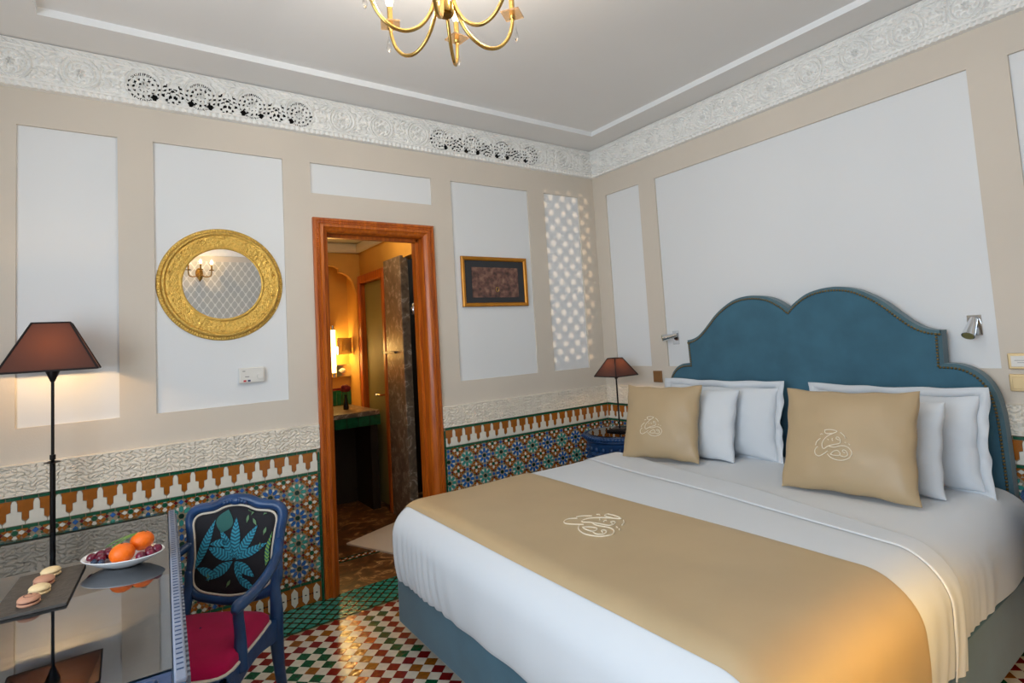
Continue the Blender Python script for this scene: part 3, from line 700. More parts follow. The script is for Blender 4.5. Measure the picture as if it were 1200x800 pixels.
# ------------------------------------------------------------------ bed
bed = thing('double_bed', 'large double bed with blue velvet base and white bedding', 'bed', (-1.15, -1.716, 0))
def bw(x, y, z): return (x+1.15, y+1.716, z)           # world to bed coordinates
m = MB()
def rrect(x0, x1, y0, y1, r, n=6):
    out = []
    for cx, cy, a0 in ((x1-r, y1-r, 0), (x0+r, y1-r, PI/2), (x0+r, y0+r, PI), (x1-r, y0+r, 1.5*PI)):
        for k in range(n+1): a = a0+k/n*PI/2; out.append((cx+r*math.cos(a), cy+r*math.sin(a)))
    return out
o = rrect(-2.238, -.115, -2.738, -.700, .045)
m.prism([bw(p[0], p[1], 0)[:2] for p in o], .085, .345, frF); m.add([bw(p[0], p[1], .085) for p in o], [tuple(range(len(o)))[::-1]])
m.build('bed_base', 'velvet_blue', bed, smooth=40, bevel=.008)
for (fx_, fy_) in ((-2.13, -.82), (-2.13, -2.6), (-.25, -.82), (-.25, -2.6), (-1.2, -1.716)):
    MB().lathe([(0, 0.001), (.03, .001), (.035, .084), (0, .084)], 14, bw(fx_, fy_, 0.0)).build('foot', 'lamp_metal', bed, smooth=40)
o = rrect(-2.2, -.13, -2.71, -.73, .08)
mt_ = MB().prism([bw(p[0], p[1], 0)[:2] for p in o], .346, .62, frF).build('mattress', 'sheet_white', bed, smooth=40)
XF, YL, YR, RR, TOP = -2.115, -.825, -2.615, .135, .662
def S(X, Y, off, drop=.44, bulge=.014):
    ox = min(0, X-XF); oy = (Y-YL) if Y > YL else ((Y-YR) if Y < YR else 0)
    px, py = max(X, XF), min(max(Y, YR), YL); r = math.hypot(ox, oy)
    wob = .004*math.sin(3.1*X+1.3)*math.sin(4.3*Y+.6)+.002*math.sin(9*X+5*Y)
    if r < 1e-9: return Vector((px, py, TOP+off+wob))
    n = Vector((ox/r, oy/r)); r = min(r, drop); an = min(r, RR*PI/2)/RR
    hor = RR*math.sin(an); dn = RR*(1-math.cos(an))+max(0, r-RR*PI/2)
    b = bulge*math.sin(PI*min(1, max(0, (r-.08)/.36)))+off*math.sin(an)
    # gathers in the hanging part, strongest by the corners
    f = min(1, max(0, (r-.12)/.3))
    cz = math.exp(-((Y+1.05)/.34)**2) if ox < 0 and abs(ox) > abs(oy) else (.5 if abs(oy) > 0 else 0)
    s = Y if abs(ox) >= abs(oy) else X
    b += f*cz*.0085*math.sin(62*s+10*math.sin(6*s)+9*r)+f*.003*math.sin(23*s+4*r)
    return Vector((px+n.x*(hor+b), py+n.y*(hor+b), TOP+wob*(1-f)+off*math.cos(an)-dn))
def cloth(name, m_, x_of, y0, y1, nu, nv, off, parent, drop=.44, thick=.0, lab=None):
    """x_of(t, Y): cloth coordinate along the bed; edges roll down to the layer below"""
    mb = MB()
    def fn(i, j):
        Y = y0+(y1-y0)*j; X = x_of(i, Y); e = off if not thick else off-thick*(1-min(1, math.sqrt(max(0, 1-(1-min(1, min(i, 1-i)*14))**2))))
        p = S(X, Y, e, drop); return bw(*p)
    mb.grid(fn, nu, nv)
    o = mb.build(name, m_, parent, smooth=True, recalc=False)
    if o.data.polygons[len(o.data.polygons)//2].normal.z < 0: o.data.flip_normals()
    if lab: o['label'] = lab
    return o
EX = .425
tt = lambda Y: (Y-YL)/(YR-YL)                             # 0 at the left edge of the bed, 1 at the right
xb = lambda Y: -.70-.36*min(1.12, max(-.05, tt(Y)))**1.2 if tt(Y) > 0 else -.70   # head side of the turned-down sheet
xs = lambda Y: -.955-.225*min(1.15, max(0, tt(Y)))        # its foot side (the slit)
cloth('bottom_sheet', 'sheet_white', lambda t, Y: -.13+(-1.35+.13)*t, YL+.36, YR-.36, 60, 90, 0.0, bed, .36)
dv = cloth('duvet', 'linen_white', lambda t, Y: xs(Y)+.05+(XF-EX-xs(Y)-.05)*t, YL+EX, YR-EX, 130, 170, .014, bed, .43, .012)
cloth('turned_down_sheet', 'linen_white', lambda t, Y: xb(Y)+(xs(Y)-xb(Y))*t, YL+.40, YR-.44, 40, 150, .0195, bed, .45, .005)
rn = cloth('gold_runner', 'satin_gold', lambda t, Y: -1.425+(-2.19+1.425)*t, YL+.38, YR-.44, 60, 170, .0205, bed, .46, .004, 'gold satin bed runner')
# embroidered calligraphic emblem
EMB = [[(405, 235), (480, 224), (555, 236), (540, 256), (470, 295), (405, 348), (372, 405), (374, 458), (398, 475), (450, 440), (520, 415), (590, 395), (606, 365), (592, 326), (565, 314), (553, 335), (590, 352)],
       [(405, 235), (410, 268), (440, 280), (500, 272)],
       [(455, 437), (530, 447), (620, 420), (690, 430), (740, 490), (712, 560), (640, 600), (570, 608), (490, 585), (440, 540)],
       [(445, 502), (390, 545), (330, 578), (285, 560), (270, 512), (290, 472), (312, 455)],
       [(280, 440), (300, 390), (350, 345)], [(348, 300), (362, 286), (382, 294)],
       [(480, 540), (520, 500), (570, 485), (600, 515), (590, 545), (520, 550), (480, 540)],
       [(600, 545), (650, 556), (690, 530), (680, 490), (645, 470), (630, 490), (662, 508)],
       [(598, 250), (640, 285), (662, 325)], [(655, 372), (675, 380)], [(702, 388), (718, 400)], [(445, 350), (460, 362)], [(508, 335), (502, 352), (515, 370)]]
def emblem(place, scale, r, parent):
    mb = MB()
    for s in EMB:
        pts = [place((p[0]-505)*scale/480, (415-p[1])*scale/480) for p in catmull([(a, b, 0) for a, b in s], 5)]
        mb.tube(pts, r, 5)
    return mb.build('embroidered_emblem', 'thread_white', parent, smooth=True)
ex, ey = -1.755, -1.735
emblem(lambda u, v: bw(*S(ex+v*.95+u*.30*0, ey-u*.86, .0225)), .30, .0028, rn)

# ---- headboard
hb = thing('headboard', 'blue velvet arched headboard with brass nailhead edging', 'headboard', (0, -1.716, 0))
half = [(0, 1.548), (.04, 1.583), (.115, 1.628), (.20, 1.649), (.285, 1.652), (.37, 1.635), (.45, 1.595), (.52, 1.545), (.575, 1.492), (.63, 1.44), (.68, 1.405), (.73, 1.388), (.762, 1.385)]
hp = catmull([(a, b, 0) for a, b in half], 4); hp = [(p.x, p.y) for p in hp]
low = catmull([(.757, 1.222, 0), (.82, 1.216, 0), (.88, 1.187, 0), (.925, 1.135, 0), (.950, 1.07, 0), (.962, .98, 0), (.966, .85, 0), (.968, .6, 0), (.968, .12, 0)], 4)
half = hp+[(p.x, p.y) for p in low]
def inset_poly(P, d):      # mitred offset of the half outline towards the inside
    out = []
    for i in range(len(P)):
        p = Vector(P[i]); a = Vector(P[i-1]) if i else Vector((-P[1][0], P[1][1])); b = Vector(P[i+1]) if i+1 < len(P) else p+(p-a)
        t0, t1 = (p-a).normalized(), (b-p).normalized(); n0, n1 = Vector((t0.y, -t0.x)), Vector((t1.y, -t1.x)); m = n0+n1
        m = m.normalized() if m.length > .2 else n0
        k = d/max(.45, m.dot(n0)); q = p+m*k
        out.append((0 if i == 0 else max(0, q.x), q.y))
    return out
def full(P): return [(-p[0], p[1]) for p in P[::-1]]+[(p[0], p[1]) for p in P[1:]]
fh = lambda u, v, w: (-w, -u, v)                 # u to the right seen from the bed foot
outer = full(half); ins = full(inset_poly(half, .022)); n = len(outer); mb = MB()
vs = [fh(*p, .02) for p in outer]+[fh(*p, .088) for p in outer]+[fh(*p, .1) for p in ins]
fs = [(i, i+1, n+i+1, n+i) for i in range(n-1)]+[(n+i, n+i+1, 2*n+i+1, 2*n+i) for i in range(n-1)]
mb.add(vs, fs); mb.build('edge_band', 'velvet_edge', hb, smooth=35)
from mathutils.geometry import tessellate_polygon
P3 = [Vector((p[0], p[1], 0)) for p in ins]
mb = MB().add([fh(p[0], p[1], .1) for p in ins], [tuple(f) for f in tessellate_polygon([P3])]); mb.build('upholstery', 'velvet_blue', hb)
mb = MB()
path = full(inset_poly(half, .020)); acc = 0; last = Vector(path[0])
nails = []
for p in path[1:]:
    q = Vector(p); L = (q-last).length
    while L > 0 and acc+L >= .0155:
        tt_ = (.0155-acc)/L; last = last+(q-last)*tt_; L = (q-last).length; acc = 0
        if last.y > .55: nails.append((last.x, last.y))
    acc += L; last = q
for (u, v) in nails: mb.ball(fh(u, v, .101), .006, .0066, .0066, 8, 4)
tag(mb.build('nailhead_trim', 'nail_brass', hb, smooth=True), kind='stuff')

# ---- pillows
def pillow(name, label, cat, wdt, hgt, th, m_, loc, rz, lean, seed, group=None, flange=0, emb=False, conc=.05, roll=0):
    e = thing(name, label, cat, loc, rz, group); rnd = random.Random(seed); ph = [rnd.uniform(0, 6) for _ in range(8)]
    cl_, sl = math.cos(lean), math.sin(lean)
    def surf(u, v, side):
        k = max(0, (1-u*u)*(1-v*v)); t = th/2*k**.42
        x = wdt/2*u*(1-conc*(1-v*v)*abs(u)); z = hgt/2*v*(1-conc*(1-u*u)*abs(v))
        x += roll*z
        wr_ = (.009 if m_ == 'linen_white' else .006)*math.sin(5*u+ph[0]+3*v)*math.sin(4*v+ph[1])*k+.004*math.sin(11*u*v+ph[2])*k**.5+(.005 if m_ == 'linen_white' else .0035)*math.sin(14*(u+.6*v)+ph[3]+2*math.sin(5*v))*(1-k)*k**.3
        edge = (1-min(1, k*6)); x += edge*.003*math.sin(11*v+ph[4]); z += edge*.003*math.sin(10*u+ph[5])
        y = side*(t+wr_)
        z0 = z+hgt/2
        return (x, y*cl_+z0*sl, z0*cl_-y*sl*.9)
    mb = MB(); N = 30
    g = lambda i: math.sin((i*2-1)*PI/2)
    mb.grid(lambda i, j: surf(g(i), g(j), -1), N, N); mb.grid(lambda i, j: surf(g(i), g(j), 1), N, N, flip=True)
    body = mb.build('cushion_body', m_, e, smooth=True)
    if flange:
        fm = MB(); P = []
        M_ = 120
        for k in range(M_):
            t = k/M_*4; sd = int(t); f = (t-sd)*2-1
            P.append([(f, -1), (1, f), (-f, 1), (-1, -f)][sd])
        for k in range(M_):
            u, v = P[k]; a = Vector(surf(u*.985, v*.985, 0)); L = math.hypot(u, v)
            sx = 1 if abs(u) >= .999 else abs(u)**6; sz = 1 if abs(v) >= .999 else abs(v)**6
            wv = .013*math.sin(k*.42+ph[6])+.006*math.sin(k*1.1+ph[7])
            b = a+Vector((math.copysign(flange*sx, u), wv-.004, math.copysign(flange*sz, v)*cl_)) if True else a
            fm.v += [tuple(a), tuple(b)]
        for k in range(M_): fm.f.append((2*k, 2*k+1, 2*((k+1) % M_)+1, 2*((k+1) % M_))); fm.m.append(0)
        fo = fm.build('flange', m_, e, smooth=True, recalc=False); sd_ = fo.modifiers.new('solid', 'SOLIDIFY'); sd_.thickness = .004
    if emb:
        def pe(u, v):
            p = surf(u*2/wdt*emb[1]+emb[2], v*2/hgt*emb[1]+emb[3], -1); q = surf(u*2/wdt*emb[1]+emb[2], v*2/hgt*emb[1]+emb[3], -1.06)
            d = (Vector(q)-Vector(p)).normalized()*.002; return tuple(Vector(p)+d)
        emblem(pe, emb[0], .0021, e)
    return e
BT = .668
RZ = -PI/2
pillow('white_pillow', 'white flanged pillow leaning on the left half of the headboard', 'pillow', .80, .425, .16, 'linen_white', (-.285, -1.28, BT), RZ, .17, 1, 'white bed pillows', .045)
pillow('white_pillow', 'white flanged pillow leaning on the right half of the headboard', 'pillow', .73, .42, .16, 'linen_white', (-.285, -2.27, BT), RZ, .17, 2, 'white bed pillows', .045)
pillow('white_pillow', 'plain white pillow directly behind the left gold cushion', 'pillow', .62, .43, .16, 'linen_white', (-.49, -1.20, BT), RZ+.10, .30, 3, 'white bed pillows')
pillow('white_pillow', 'plain white pillow directly behind the right gold cushion', 'pillow', .64, .42, .16, 'linen_white', (-.49, -2.235, BT), RZ-.02, .28, 4, 'white bed pillows')
pillow('gold_cushion', 'gold satin cushion with white emblem, at the lamp side of the bed', 'cushion', .50, .47, .15, 'satin_cushion', (-.70, -1.15, BT+.004), RZ+.30, .33, 5, 'gold satin cushions', 0, (.15, 1, -.14, -.16), .07, .0)
pillow('gold_cushion', 'gold satin cushion with white emblem, in front of the headboard middle', 'cushion', .575, .49, .15, 'satin_cushion', (-.72, -2.245, BT+.004), RZ+.10, .36, 6, 'gold satin cushions', 0, (.17, 1, -.12, -.12), .06)

# ------------------------------------------------------------------ nightstands and table lamp
def nightstand(loc, label):
    e = thing('round_nightstand', label, 'nightstand', loc, 0, 'blue carved nightstands'); R0 = .265
    MB().lathe([(0, .665), (R0-.012, .665), (R0, .675), (R0, .700), (R0-.02, .712), (0, .712)], 48).build('table_top', 'blue_wood', e, smooth=40)
    mb = MB()
    for k in range(64):
        a = 2*PI*k/64; t = Vector((-math.sin(a), math.cos(a), 0)); r_ = Vector((math.cos(a), math.sin(a), 0)); c = r_*(R0+.004)+Vector((0, 0, .70)); ax = (t*.9+Vector((0, 0, .55))).normalized()
        mb.tube([c-ax*.022, c-ax*.01, c+ax*.01, c+ax*.022], [.004, .0135, .0135, .004], 6)
    tag(mb.build('rope_edge', 'blue_wood', e, smooth=True), kind='stuff')
    MB().lathe([(0, .7125), (R0-.03, .7125), (R0-.03, .7195), (0, .7195)], 48).build('glass_disc', 'glass_top', e, smooth=40)
    MB().lathe([(R0-.025, .664), (R0-.012, .65), (R0-.03, .60), (R0-.018, .575), (R0-.045, .56), (0, .56)], 48).build('apron', 'blue_wood', e, smooth=40)
    mb = MB()
    for k in range(24):
        a = 2*PI*k/24; c = (math.cos(a)*(R0-.022), math.sin(a)*(R0-.022), .617); mb.ball(c, .016, .016, .022, 8, 6)
    tag(mb.build('carved_lobes', 'blue_wood', e, smooth=True), kind='stuff')
    for k in range(4):
        a = PI/4+k*PI/2; q = lambda r, z: (math.cos(a)*r, math.sin(a)*r, z)
        pts = catmull([q(R0-.05, .57), q(R0-.035, .45), q(R0-.075, .28), q(R0-.085, .14), q(R0-.03, .03), q(R0-.02, .002)], 5)
        MB().tube(pts, lerp_list([.03, .028, .022, .017, .016, .02], len(pts)), 10).build('leg', 'blue_wood', e, smooth=True)
    MB().lathe([(0, .2), (R0-.09, .2), (R0-.08, .21), (R0-.09, .22), (0, .22)], 36).build('lower_shelf', 'blue_wood', e, smooth=40)
    return e
nightstand((-.293, -.415, 0), 'round blue carved nightstand with glass top under the small table lamp')
nightstand((-.293, -3.045, 0), 'round blue carved nightstand mostly cut off at the right picture edge')
def shade(e, z0, z1, a, b, rz, zc):
    s = thing_part(e)
    return s
def pyramid_shade(e, z0, z1, a, b, rz):
    """square tapering fabric shade; a, b = half sides at bottom and top"""
    c, s = math.cos(rz), math.sin(rz); R_ = lambda x, y, z: (c*x-s*y, s*x+c*y, z)
    q0 = [R_(x*a, y*a, z0) for x, y in ((-1, -1), (1, -1), (1, 1), (-1, 1))]; q1 = [R_(x*b, y*b, z1) for x, y in ((-1, -1), (1, -1), (1, 1), (-1, 1))]
    mb = MB().add(q0+q1, [(i, (i+1) % 4, 4+(i+1) % 4, 4+i) for i in range(4)])
    sh_ = mb.build('lamp_shade', 'shade_fabric', e, recalc=False)
    tr = MB()
    for i in range(4):
        tr.tube([q0[i], q0[(i+1) % 4]], .0045, 6); tr.tube([q1[i], q1[(i+1) % 4]], .004, 6); tr.tube([q0[i], q1[i]], .0045, 6)
    tr.build('shade_trim', 'shade_trim', sh_)
    return sh_
def shadefab(nt, b):
    out = nt.nodes['Material Output']; b.inputs['Base Color'].default_value = rgb(74, 52, 48); b.inputs['Roughness'].default_value = .9
    t = nt.nodes.new('ShaderNodeBsdfTranslucent'); t.inputs[0].default_value = rgb(120, 70, 46); mx = nt.nodes.new('ShaderNodeMixShader'); mx.inputs[0].default_value = .13
    nt.links.new(b.outputs[0], mx.inputs[1]); nt.links.new(t.outputs[0], mx.inputs[2]); nt.links.new(mx.outputs[0], out.inputs[0])
nodemat('shade_fabric', shadefab)
WARM = (1, .62, .28)
e = thing('table_lamp', 'small black table lamp with brown pyramid shade on the round nightstand', 'lamp', (-.272, -.40, .7198))
MB().box(-.075, .075, -.075, .075, 0, .012).box(-.06, .06, -.06, .06, .012, .018).build('base', 'lamp_metal', e, bevel=.002, loc=None).rotation_euler = (0, 0, .3)
MB().tube([(0, 0, .015), (0, 0, .40)], .0065, 10).ball((0, 0, .405), .014).build('stem', 'lamp_metal', e, smooth=40)
MB().tube([(0, 0, .40), (0, 0, .455)], .013, 10).build('socket', 'lamp_metal', e, smooth=40)
pyramid_shade(e, .42, .553, .118, .040, 0)
MB().ball((0, 0, .49), .02, .02, .026).build('bulb', 'bulb', e, smooth=True)
light('table_lamp_light', 'POINT', (0, 0, .49), 1.0, WARM, radius=.016, parent=e)
e = thing('floor_lamp', 'tall black floor lamp with brown shade between desk and wall', 'lamp', (-3.617, -.205, 0))
MB().lathe([(0, .001), (.12, .001), (.12, .012), (.02, .022), (0, .022)], 32).build('base', 'lamp_metal', e, smooth=40)
MB().tube([(0, 0, .02), (0, 0, 1.04)], .0105, 12).build('lower_tube', 'lamp_metal', e, smooth=40)
MB().lathe([(0, 1.035), (.006, 1.035), (.033, 1.042), (.006, 1.05), (.011, 1.055), (.011, 1.075), (0, 1.075)], 20).build('collar', 'lamp_metal', e, smooth=40)
MB().tube([(0, 0, 1.06), (0, 0, 1.42)], .0062, 12).build('upper_rod', 'lamp_metal', e, smooth=40)
MB().lathe([(0, 1.40), (.008, 1.40), (.028, 1.452), (.020, 1.475), (0, 1.475)], 16).build('socket', 'lamp_metal', e, smooth=40)
pyramid_shade(e, 1.452, 1.664, .167, .066, 0)
MB().ball((0, 0, 1.52), .026, .026, .036).build('bulb', 'bulb', e, smooth=True)
light('floor_lamp_light', 'POINT', (0, 0, 1.525), 3.5, WARM, radius=.02, parent=e)
r2 = copy_tree(e); r2.location = (-1.75, -3.30, 0); r2.scale = (.62, .62, .62); r2['label'] = 'low black lamp with brown shade, added out of view to light the right bed edge'  # guessed lamp, unseen, added for the warm glow on the bed
for ch in r2.children:
    if ch.type == 'LIGHT': ch.data = ch.data.copy(); ch.data.energy = 22; ch.data.color = (1, .57, .10)

# ------------------------------------------------------------------ reading lights and switch plates on the headboard wall
def reading(loc, yaw, label, tilt):
    e = thing('reading_light', label, 'wall lamp', loc, 0, 'chrome reading lights')
    MB().box(-.006, 0, -.029, .029, -.05, .05).build('wall_plate', 'chrome', e, bevel=.002)
    MB().box(-.012, -.006, -.012, .012, -.012, .005).build('switch', 'lamp_metal', e, bevel=.001)
    d = Vector((-math.cos(yaw)*math.cos(tilt), math.sin(yaw)*math.cos(tilt), math.sin(tilt))); a = Vector((-.03, 0, .015))
    MB().tube([(-.004, 0, .015), a], .006, 8).build('arm', 'chrome', e, smooth=40)
    hd = MB().tube([a-d*.02, a+d*.02, a+d*.085], [.016, .020, .027], 18).build('lamp_head', 'chrome', e, smooth=40)
    MB().tube([a+d*.0852, a+d*.0862], .023, 18).build('lens', 'frosted_glass', hd, smooth=40)
reading((0-.0005+.014, -.775, 1.405), .75, 'chrome reading light on the wall left of the headboard', -.15)
reading((.0135, -2.585, 1.40), .15, 'chrome reading light on the wall right of the headboard', -.85)
def plate(loc, w_, h_, label, m_, disp=False):
    e = thing('switch_plate', label, 'switch', loc, 0, 'wall switch plates')
    MB().box(-.012, -.0003, -w_/2, w_/2, -h_/2, h_/2).build('plate', m_, e, bevel=.004)
    MB().box(-.0145, -.012, -w_/2+.012, w_/2-.012, -h_/2+.012, h_/2-.012).build('rocker', 'device_white' if disp else m_, e, bevel=.002)
    if disp:
        for k in (0, 1): MB().box(-.0149, -.0146, -w_/2+.02, w_/2-.025-k*.01, .003-k*.01, .005-k*.01).build('printed_line', 'device_grey', e)
plate((0, -.584, 1.112), .085, .088, 'copper brown switch plate on the wall above the table lamp side', 'copper_plate')
plate((0, -2.755, 1.226), .115, .073, 'gold switch plate with white label right of the headboard', 'gold_plate', True)
plate((0, -2.752, 1.127), .115, .079, 'plain gold switch plate just below the labelled one', 'gold_plate')

# ------------------------------------------------------------------ round brass mirror
e = thing('round_mirror', 'round wall mirror in a wide embossed brass frame', 'mirror', (-2.899, -.0, 1.8745))
RO, RI = .317, .197
def mir(i, j):
    a = 2*PI*i; r = RI-.004+(RO-RI+.004)*j; x = (r-RI)/(RO-RI)
    pr = np.interp(x, [-.05, 0, .06, .12, .55, .64, .72, .80, .84, .97, 1], [.012, .022, .026, .02, .026, .024, .034, .030, .012, .009, .001])
    emb_ = 0
    if .12 < x < .6: emb_ = .0026*(math.sin(a*44+3*math.sin(x*22))*math.sin(x*46+2*math.sin(a*22))+.7*math.sin(a*83)*math.sin(x*62))
    elif .82 < x < .99: emb_ = .0022*math.sin(a*150)+.001*math.sin(a*37)
    elif .62 < x < .82: emb_ = .0018*math.sin(a*110+x*60)
    return (r*math.cos(a), -(pr+emb_)+.013, r*math.sin(a))
fr_ = MB().grid(mir, 721, 44).build('brass_frame', 'brass', e, smooth=True); fr_.location = (0, .0, 0)
st_ = MB()
for k in range(14):
    a = 2*PI*k/14+.2; st_.ball((.265*math.cos(a), -.019, .265*math.sin(a)), .006, .006, .006, 8, 6)
tag(st_.build('boss', 'brass', fr_, smooth=True), kind='stuff')
MB().add([(RI*math.cos(k*PI/36), -.0075-.014*RI*math.sin(k*PI/36), RI*math.sin(k*PI/36)) for k in range(72)], [tuple(range(72))]).build('mirror_glass', 'mirror', e, recalc=False)

# ------------------------------------------------------------------ framed picture, thermostat
e = thing('framed_picture', 'small dark picture in a gold frame right of the doorway', 'picture', (-1.0675, .013, 1.9075))
W_, H_ = .292, .187
prf = [(0, .001), (0, .018), (.006, .024), (.022, .02), (.028, .014), (.03, .006)]
for (sx, sz, vert) in ((1, 1, 0), (1, -1, 0), (1, 1, 1), (-1, 1, 1)):
    mb = MB(); n = len(prf)
    if not vert: a = [(-W_+d, -w_, sz*(H_-d)) for d, w_ in prf]; b = [(W_-d, -w_, sz*(H_-d)) for d, w_ in prf]
    else: a = [(sx*(W_-d), -w_, -H_+d) for d, w_ in prf]; b = [(sx*(W_-d), -w_, H_-d) for d, w_ in prf]
    mb.add(a+b, [(i, i+1, n+i+1, n+i) for i in range(n-1)]).build('frame_rail', 'pic_frame', e, smooth=30)
MB().box(-W_+.028, W_-.028, -.0075, -.002, -H_+.028, H_-.028).build('mat_board', 'mat_board', e)
ar = MB().box(-.205, .208, -.0095, -.0075, -.118, .108).build('picture_sheet', 'artwork', e)
MB().tube([(.012+.013*math.cos(k*PI/8), -.0098, -.058+.017*math.sin(k*PI/8)) for k in range(16)], .0035, 6, True).build('gold_ring_motif', 'brass_smooth', ar)
e = thing('thermostat', 'white wall thermostat with dial and red and blue marks below the mirror', 'thermostat', (-2.7645, .0135, 1.353))
MB().box(-.066, .066, -.026, -.0005, -.043, .043).build('case', 'device_white', e, bevel=.005)
MB().tube([(.043, -.0255, -.008), (.043, -.036, -.008)], .017, 20).build('dial', 'device_white', e, smooth=40)
MB().box(-.048, -.034, -.0268, -.026, .022, .026).build('printed_mark', 'device_grey', e); MB().box(-.036, -.014, -.0268, -.026, -.010, -.006).build('printed_mark', 'device_grey', e)
MB().box(-.044, -.030, -.0275, -.026, -.036, -.026).build('red_key', 'device_red', e); MB().box(-.022, -.008, -.0275, -.026, -.036, -.026).build('blue_key', 'device_blue', e)

# ------------------------------------------------------------------ desk
DK = (-3.170, -.425, .03); DR = math.radians(-2.5)
e = thing('writing_desk', 'blue carved writing desk with a glass plate on top', 'desk', DK, DR)
MB().box(-.86, -.002, -1.615, -.0, .705, .742).build('desk_top', 'blue_wood_desk', e, bevel=.004)
MB().box(-.855, -.027, -1.545, -.003, .742, .750).build('glass_plate', 'glass_top', e, bevel=.0015)
rim = MB().box(-.0245, -.0, -1.612, -.003, .741, .753).build('rim', 'desk_rim', e, bevel=.004)
dn = MB()
for k in range(60): dn.box(-.0195, -.0055, -.02-k*.0262-.005, -.02-k*.0262, .7528, .7545)
tag(dn.build('dentil_row', 'blue_wood', rim, bevel=.0015), kind='stuff')
dn2 = MB()
for k in range(60): dn2.box(0.0, .007, -.02-k*.0262-.014, -.02-k*.0262, .712, .738)
tag(dn2.build('side_dentils', 'desk_rim', e), kind='stuff')
MB().box(-.855, -.028, -1.613, -1.55, .741, .747).build('front_rail', 'blue_wood', e, bevel=.003)
cv = MB()
for k in range(20):
    x = -.83+k*.04; cv.ball((x, -1.582, .748), .016, .012, .006, 10, 6)
tag(cv.build('front_carving', 'blue_wood', e, smooth=True), kind='stuff')
for (x, y) in ((-.06, -.06), (-.06, -1.55), (-.80, -.06), (-.80, -1.55)):
    pts = [(x, y, .704), (x, y, .55), (x, y, .3), (x, y, .08), (x, y, -.028)]; MB().tube(pts, [.035, .032, .024, .018, .026], 12).build('leg', 'blue_wood_desk', e, smooth=True)

DZ = .7805
# slate board with macarons
e = thing('slate_board', 'dark slate serving board lying on the glass desk top', 'board', (-3.56, -1.18, DZ))
poly = [(-.100, -.176), (.071, -.187), (.098, .173), (-.072, .186)]
mb = MB().prism(poly, 0.0004, .0085, frF, 0); mb.build('slate_slab', 'slate', e, bevel=.0015)
def macaron(loc, rz, tilt, shell, fill, label, drizzle=False):
    e = thing('macaron', label, 'macaron', loc, rz, 'macarons on the slate board'); e.rotation_euler = (tilt, 0, rz); r = .027
    MB().lathe([(0, .0), (r*.9, .0005), (r, .004), (r*.97, .0075), (r*.9, .0085)], 22).build('bottom_shell', shell, e, smooth=True)
    MB().lathe([(r*.86, .008), (r*.9, .0105), (r*.86, .013)], 22).build('filling', fill, e, smooth=True)
    tp = MB().lathe([(r*.9, .0125), (r*1.0, .0135), (r*.99, .0165), (r*.86, .0215), (r*.6, .0248), (r*.3, .0262), (0, .0265)], 22).build('top_shell', shell, e, smooth=True)
    if drizzle: MB().tube([(r*.7*math.cos(t*.5)*(.3+.05*t), r*.7*math.sin(t*.5)*(.3+.05*t), .0272-.00035*t) for t in range(14)], .0016, 6).build('chocolate_drizzle', 'macaron_choc', tp)
SZ = DZ+.009
macaron((-3.550, -1.062, SZ), .3, .0, 'macaron_cream', 'macaron_fill', 'cream macaron farthest from the viewer on the slate')
macaron((-3.560, -1.142, SZ), .8, .10, 'macaron_brown', 'macaron_red', 'plain pinkish brown macaron between the two cream ones')
macaron((-3.563, -1.222, SZ), 1.4, .08, 'macaron_cream', 'macaron_fill', 'cream macaron between the two brown ones')
macaron((-3.578, -1.302, SZ), .2, .05, 'macaron_brown', 'macaron_choc', 'brown macaron with a chocolate drizzle on its shell', True)
# fruit dish
e = thing('oval_dish', 'white oval porcelain dish of fruit on the desk', 'dish', (-3.357, -1.10, DZ), -.60)
prof_ = [(0, .002), (.05, .002), (.055, .0005), (.062, .004), (.095, .014), (.128, .030), (.137, .036), (.139, .0375), (.136, .039), (.122, .031), (.09, .018), (.055, .009), (0, .008)]
MB().lathe(prof_, 44, sx=.92, sy=.66).build('dish_body', 'porcelain', e, smooth=True)
fc, fs_ = math.cos(-.60), math.sin(-.60)
def fp(x, y, z): return (-3.357+fc*x-fs_*y, -1.10+fs_*x+fc*y, DZ+z)
for k, (x, y, z, r) in enumerate(((.012, -.024, .046, .037), (.032, .047, .062, .036))):
    o = thing('tangerine', ['orange tangerine at the front of the fruit dish', 'orange tangerine behind the other one, with leaves'][k], 'tangerine', fp(x, y, z), 0, 'tangerines in the dish')
    MB().ball((0, 0, 0), r, r, r*.88, 24, 16).build('peel', 'orange_peel', o, smooth=True); MB().lathe([(0, r*.86), (.004, r*.87), (.003, r*.92), (0, r*.92)], 8).build('stem_end', 'stem', o)
    if k:
        for q, (dx, dy, dz, L) in enumerate(((-.85, .30, -.30, .105), (-.80, .02, -.34, .085))):
            d = Vector((dx, dy, dz)).normalized(); s_ = Vector((-d.y, d.x, 0)).normalized()
            lf = MB(); b0 = Vector((-.008, 0, r*.86))
            def lff(i, j): 
                wv = .009*math.sin(PI*min(1, i*1.02+.0001))**.7*(2*j-1); return tuple(b0+d*L*i+s_*wv+Vector((0, 0, .006*math.sin(PI*i)-.003*abs(2*j-1))))
            lf.grid(lff, 12, 5).build('leaf', 'leaf_fresh', o, smooth=True)
        MB().tube([(-.008, 0, r*.86), (.004, -.008, r*.98), (.012, -.014, r*.86)], .0016, 6).build('twig', 'stem', o)
gr = [(-.085, .012, .034), (-.098, -.012, .033), (-.062, -.020, .033), (-.052, .008, .036), (-.072, .03, .035), (.078, -.030, .034), (.094, -.008, .036), (.104, .014, .042), (.082, .012, .038)]
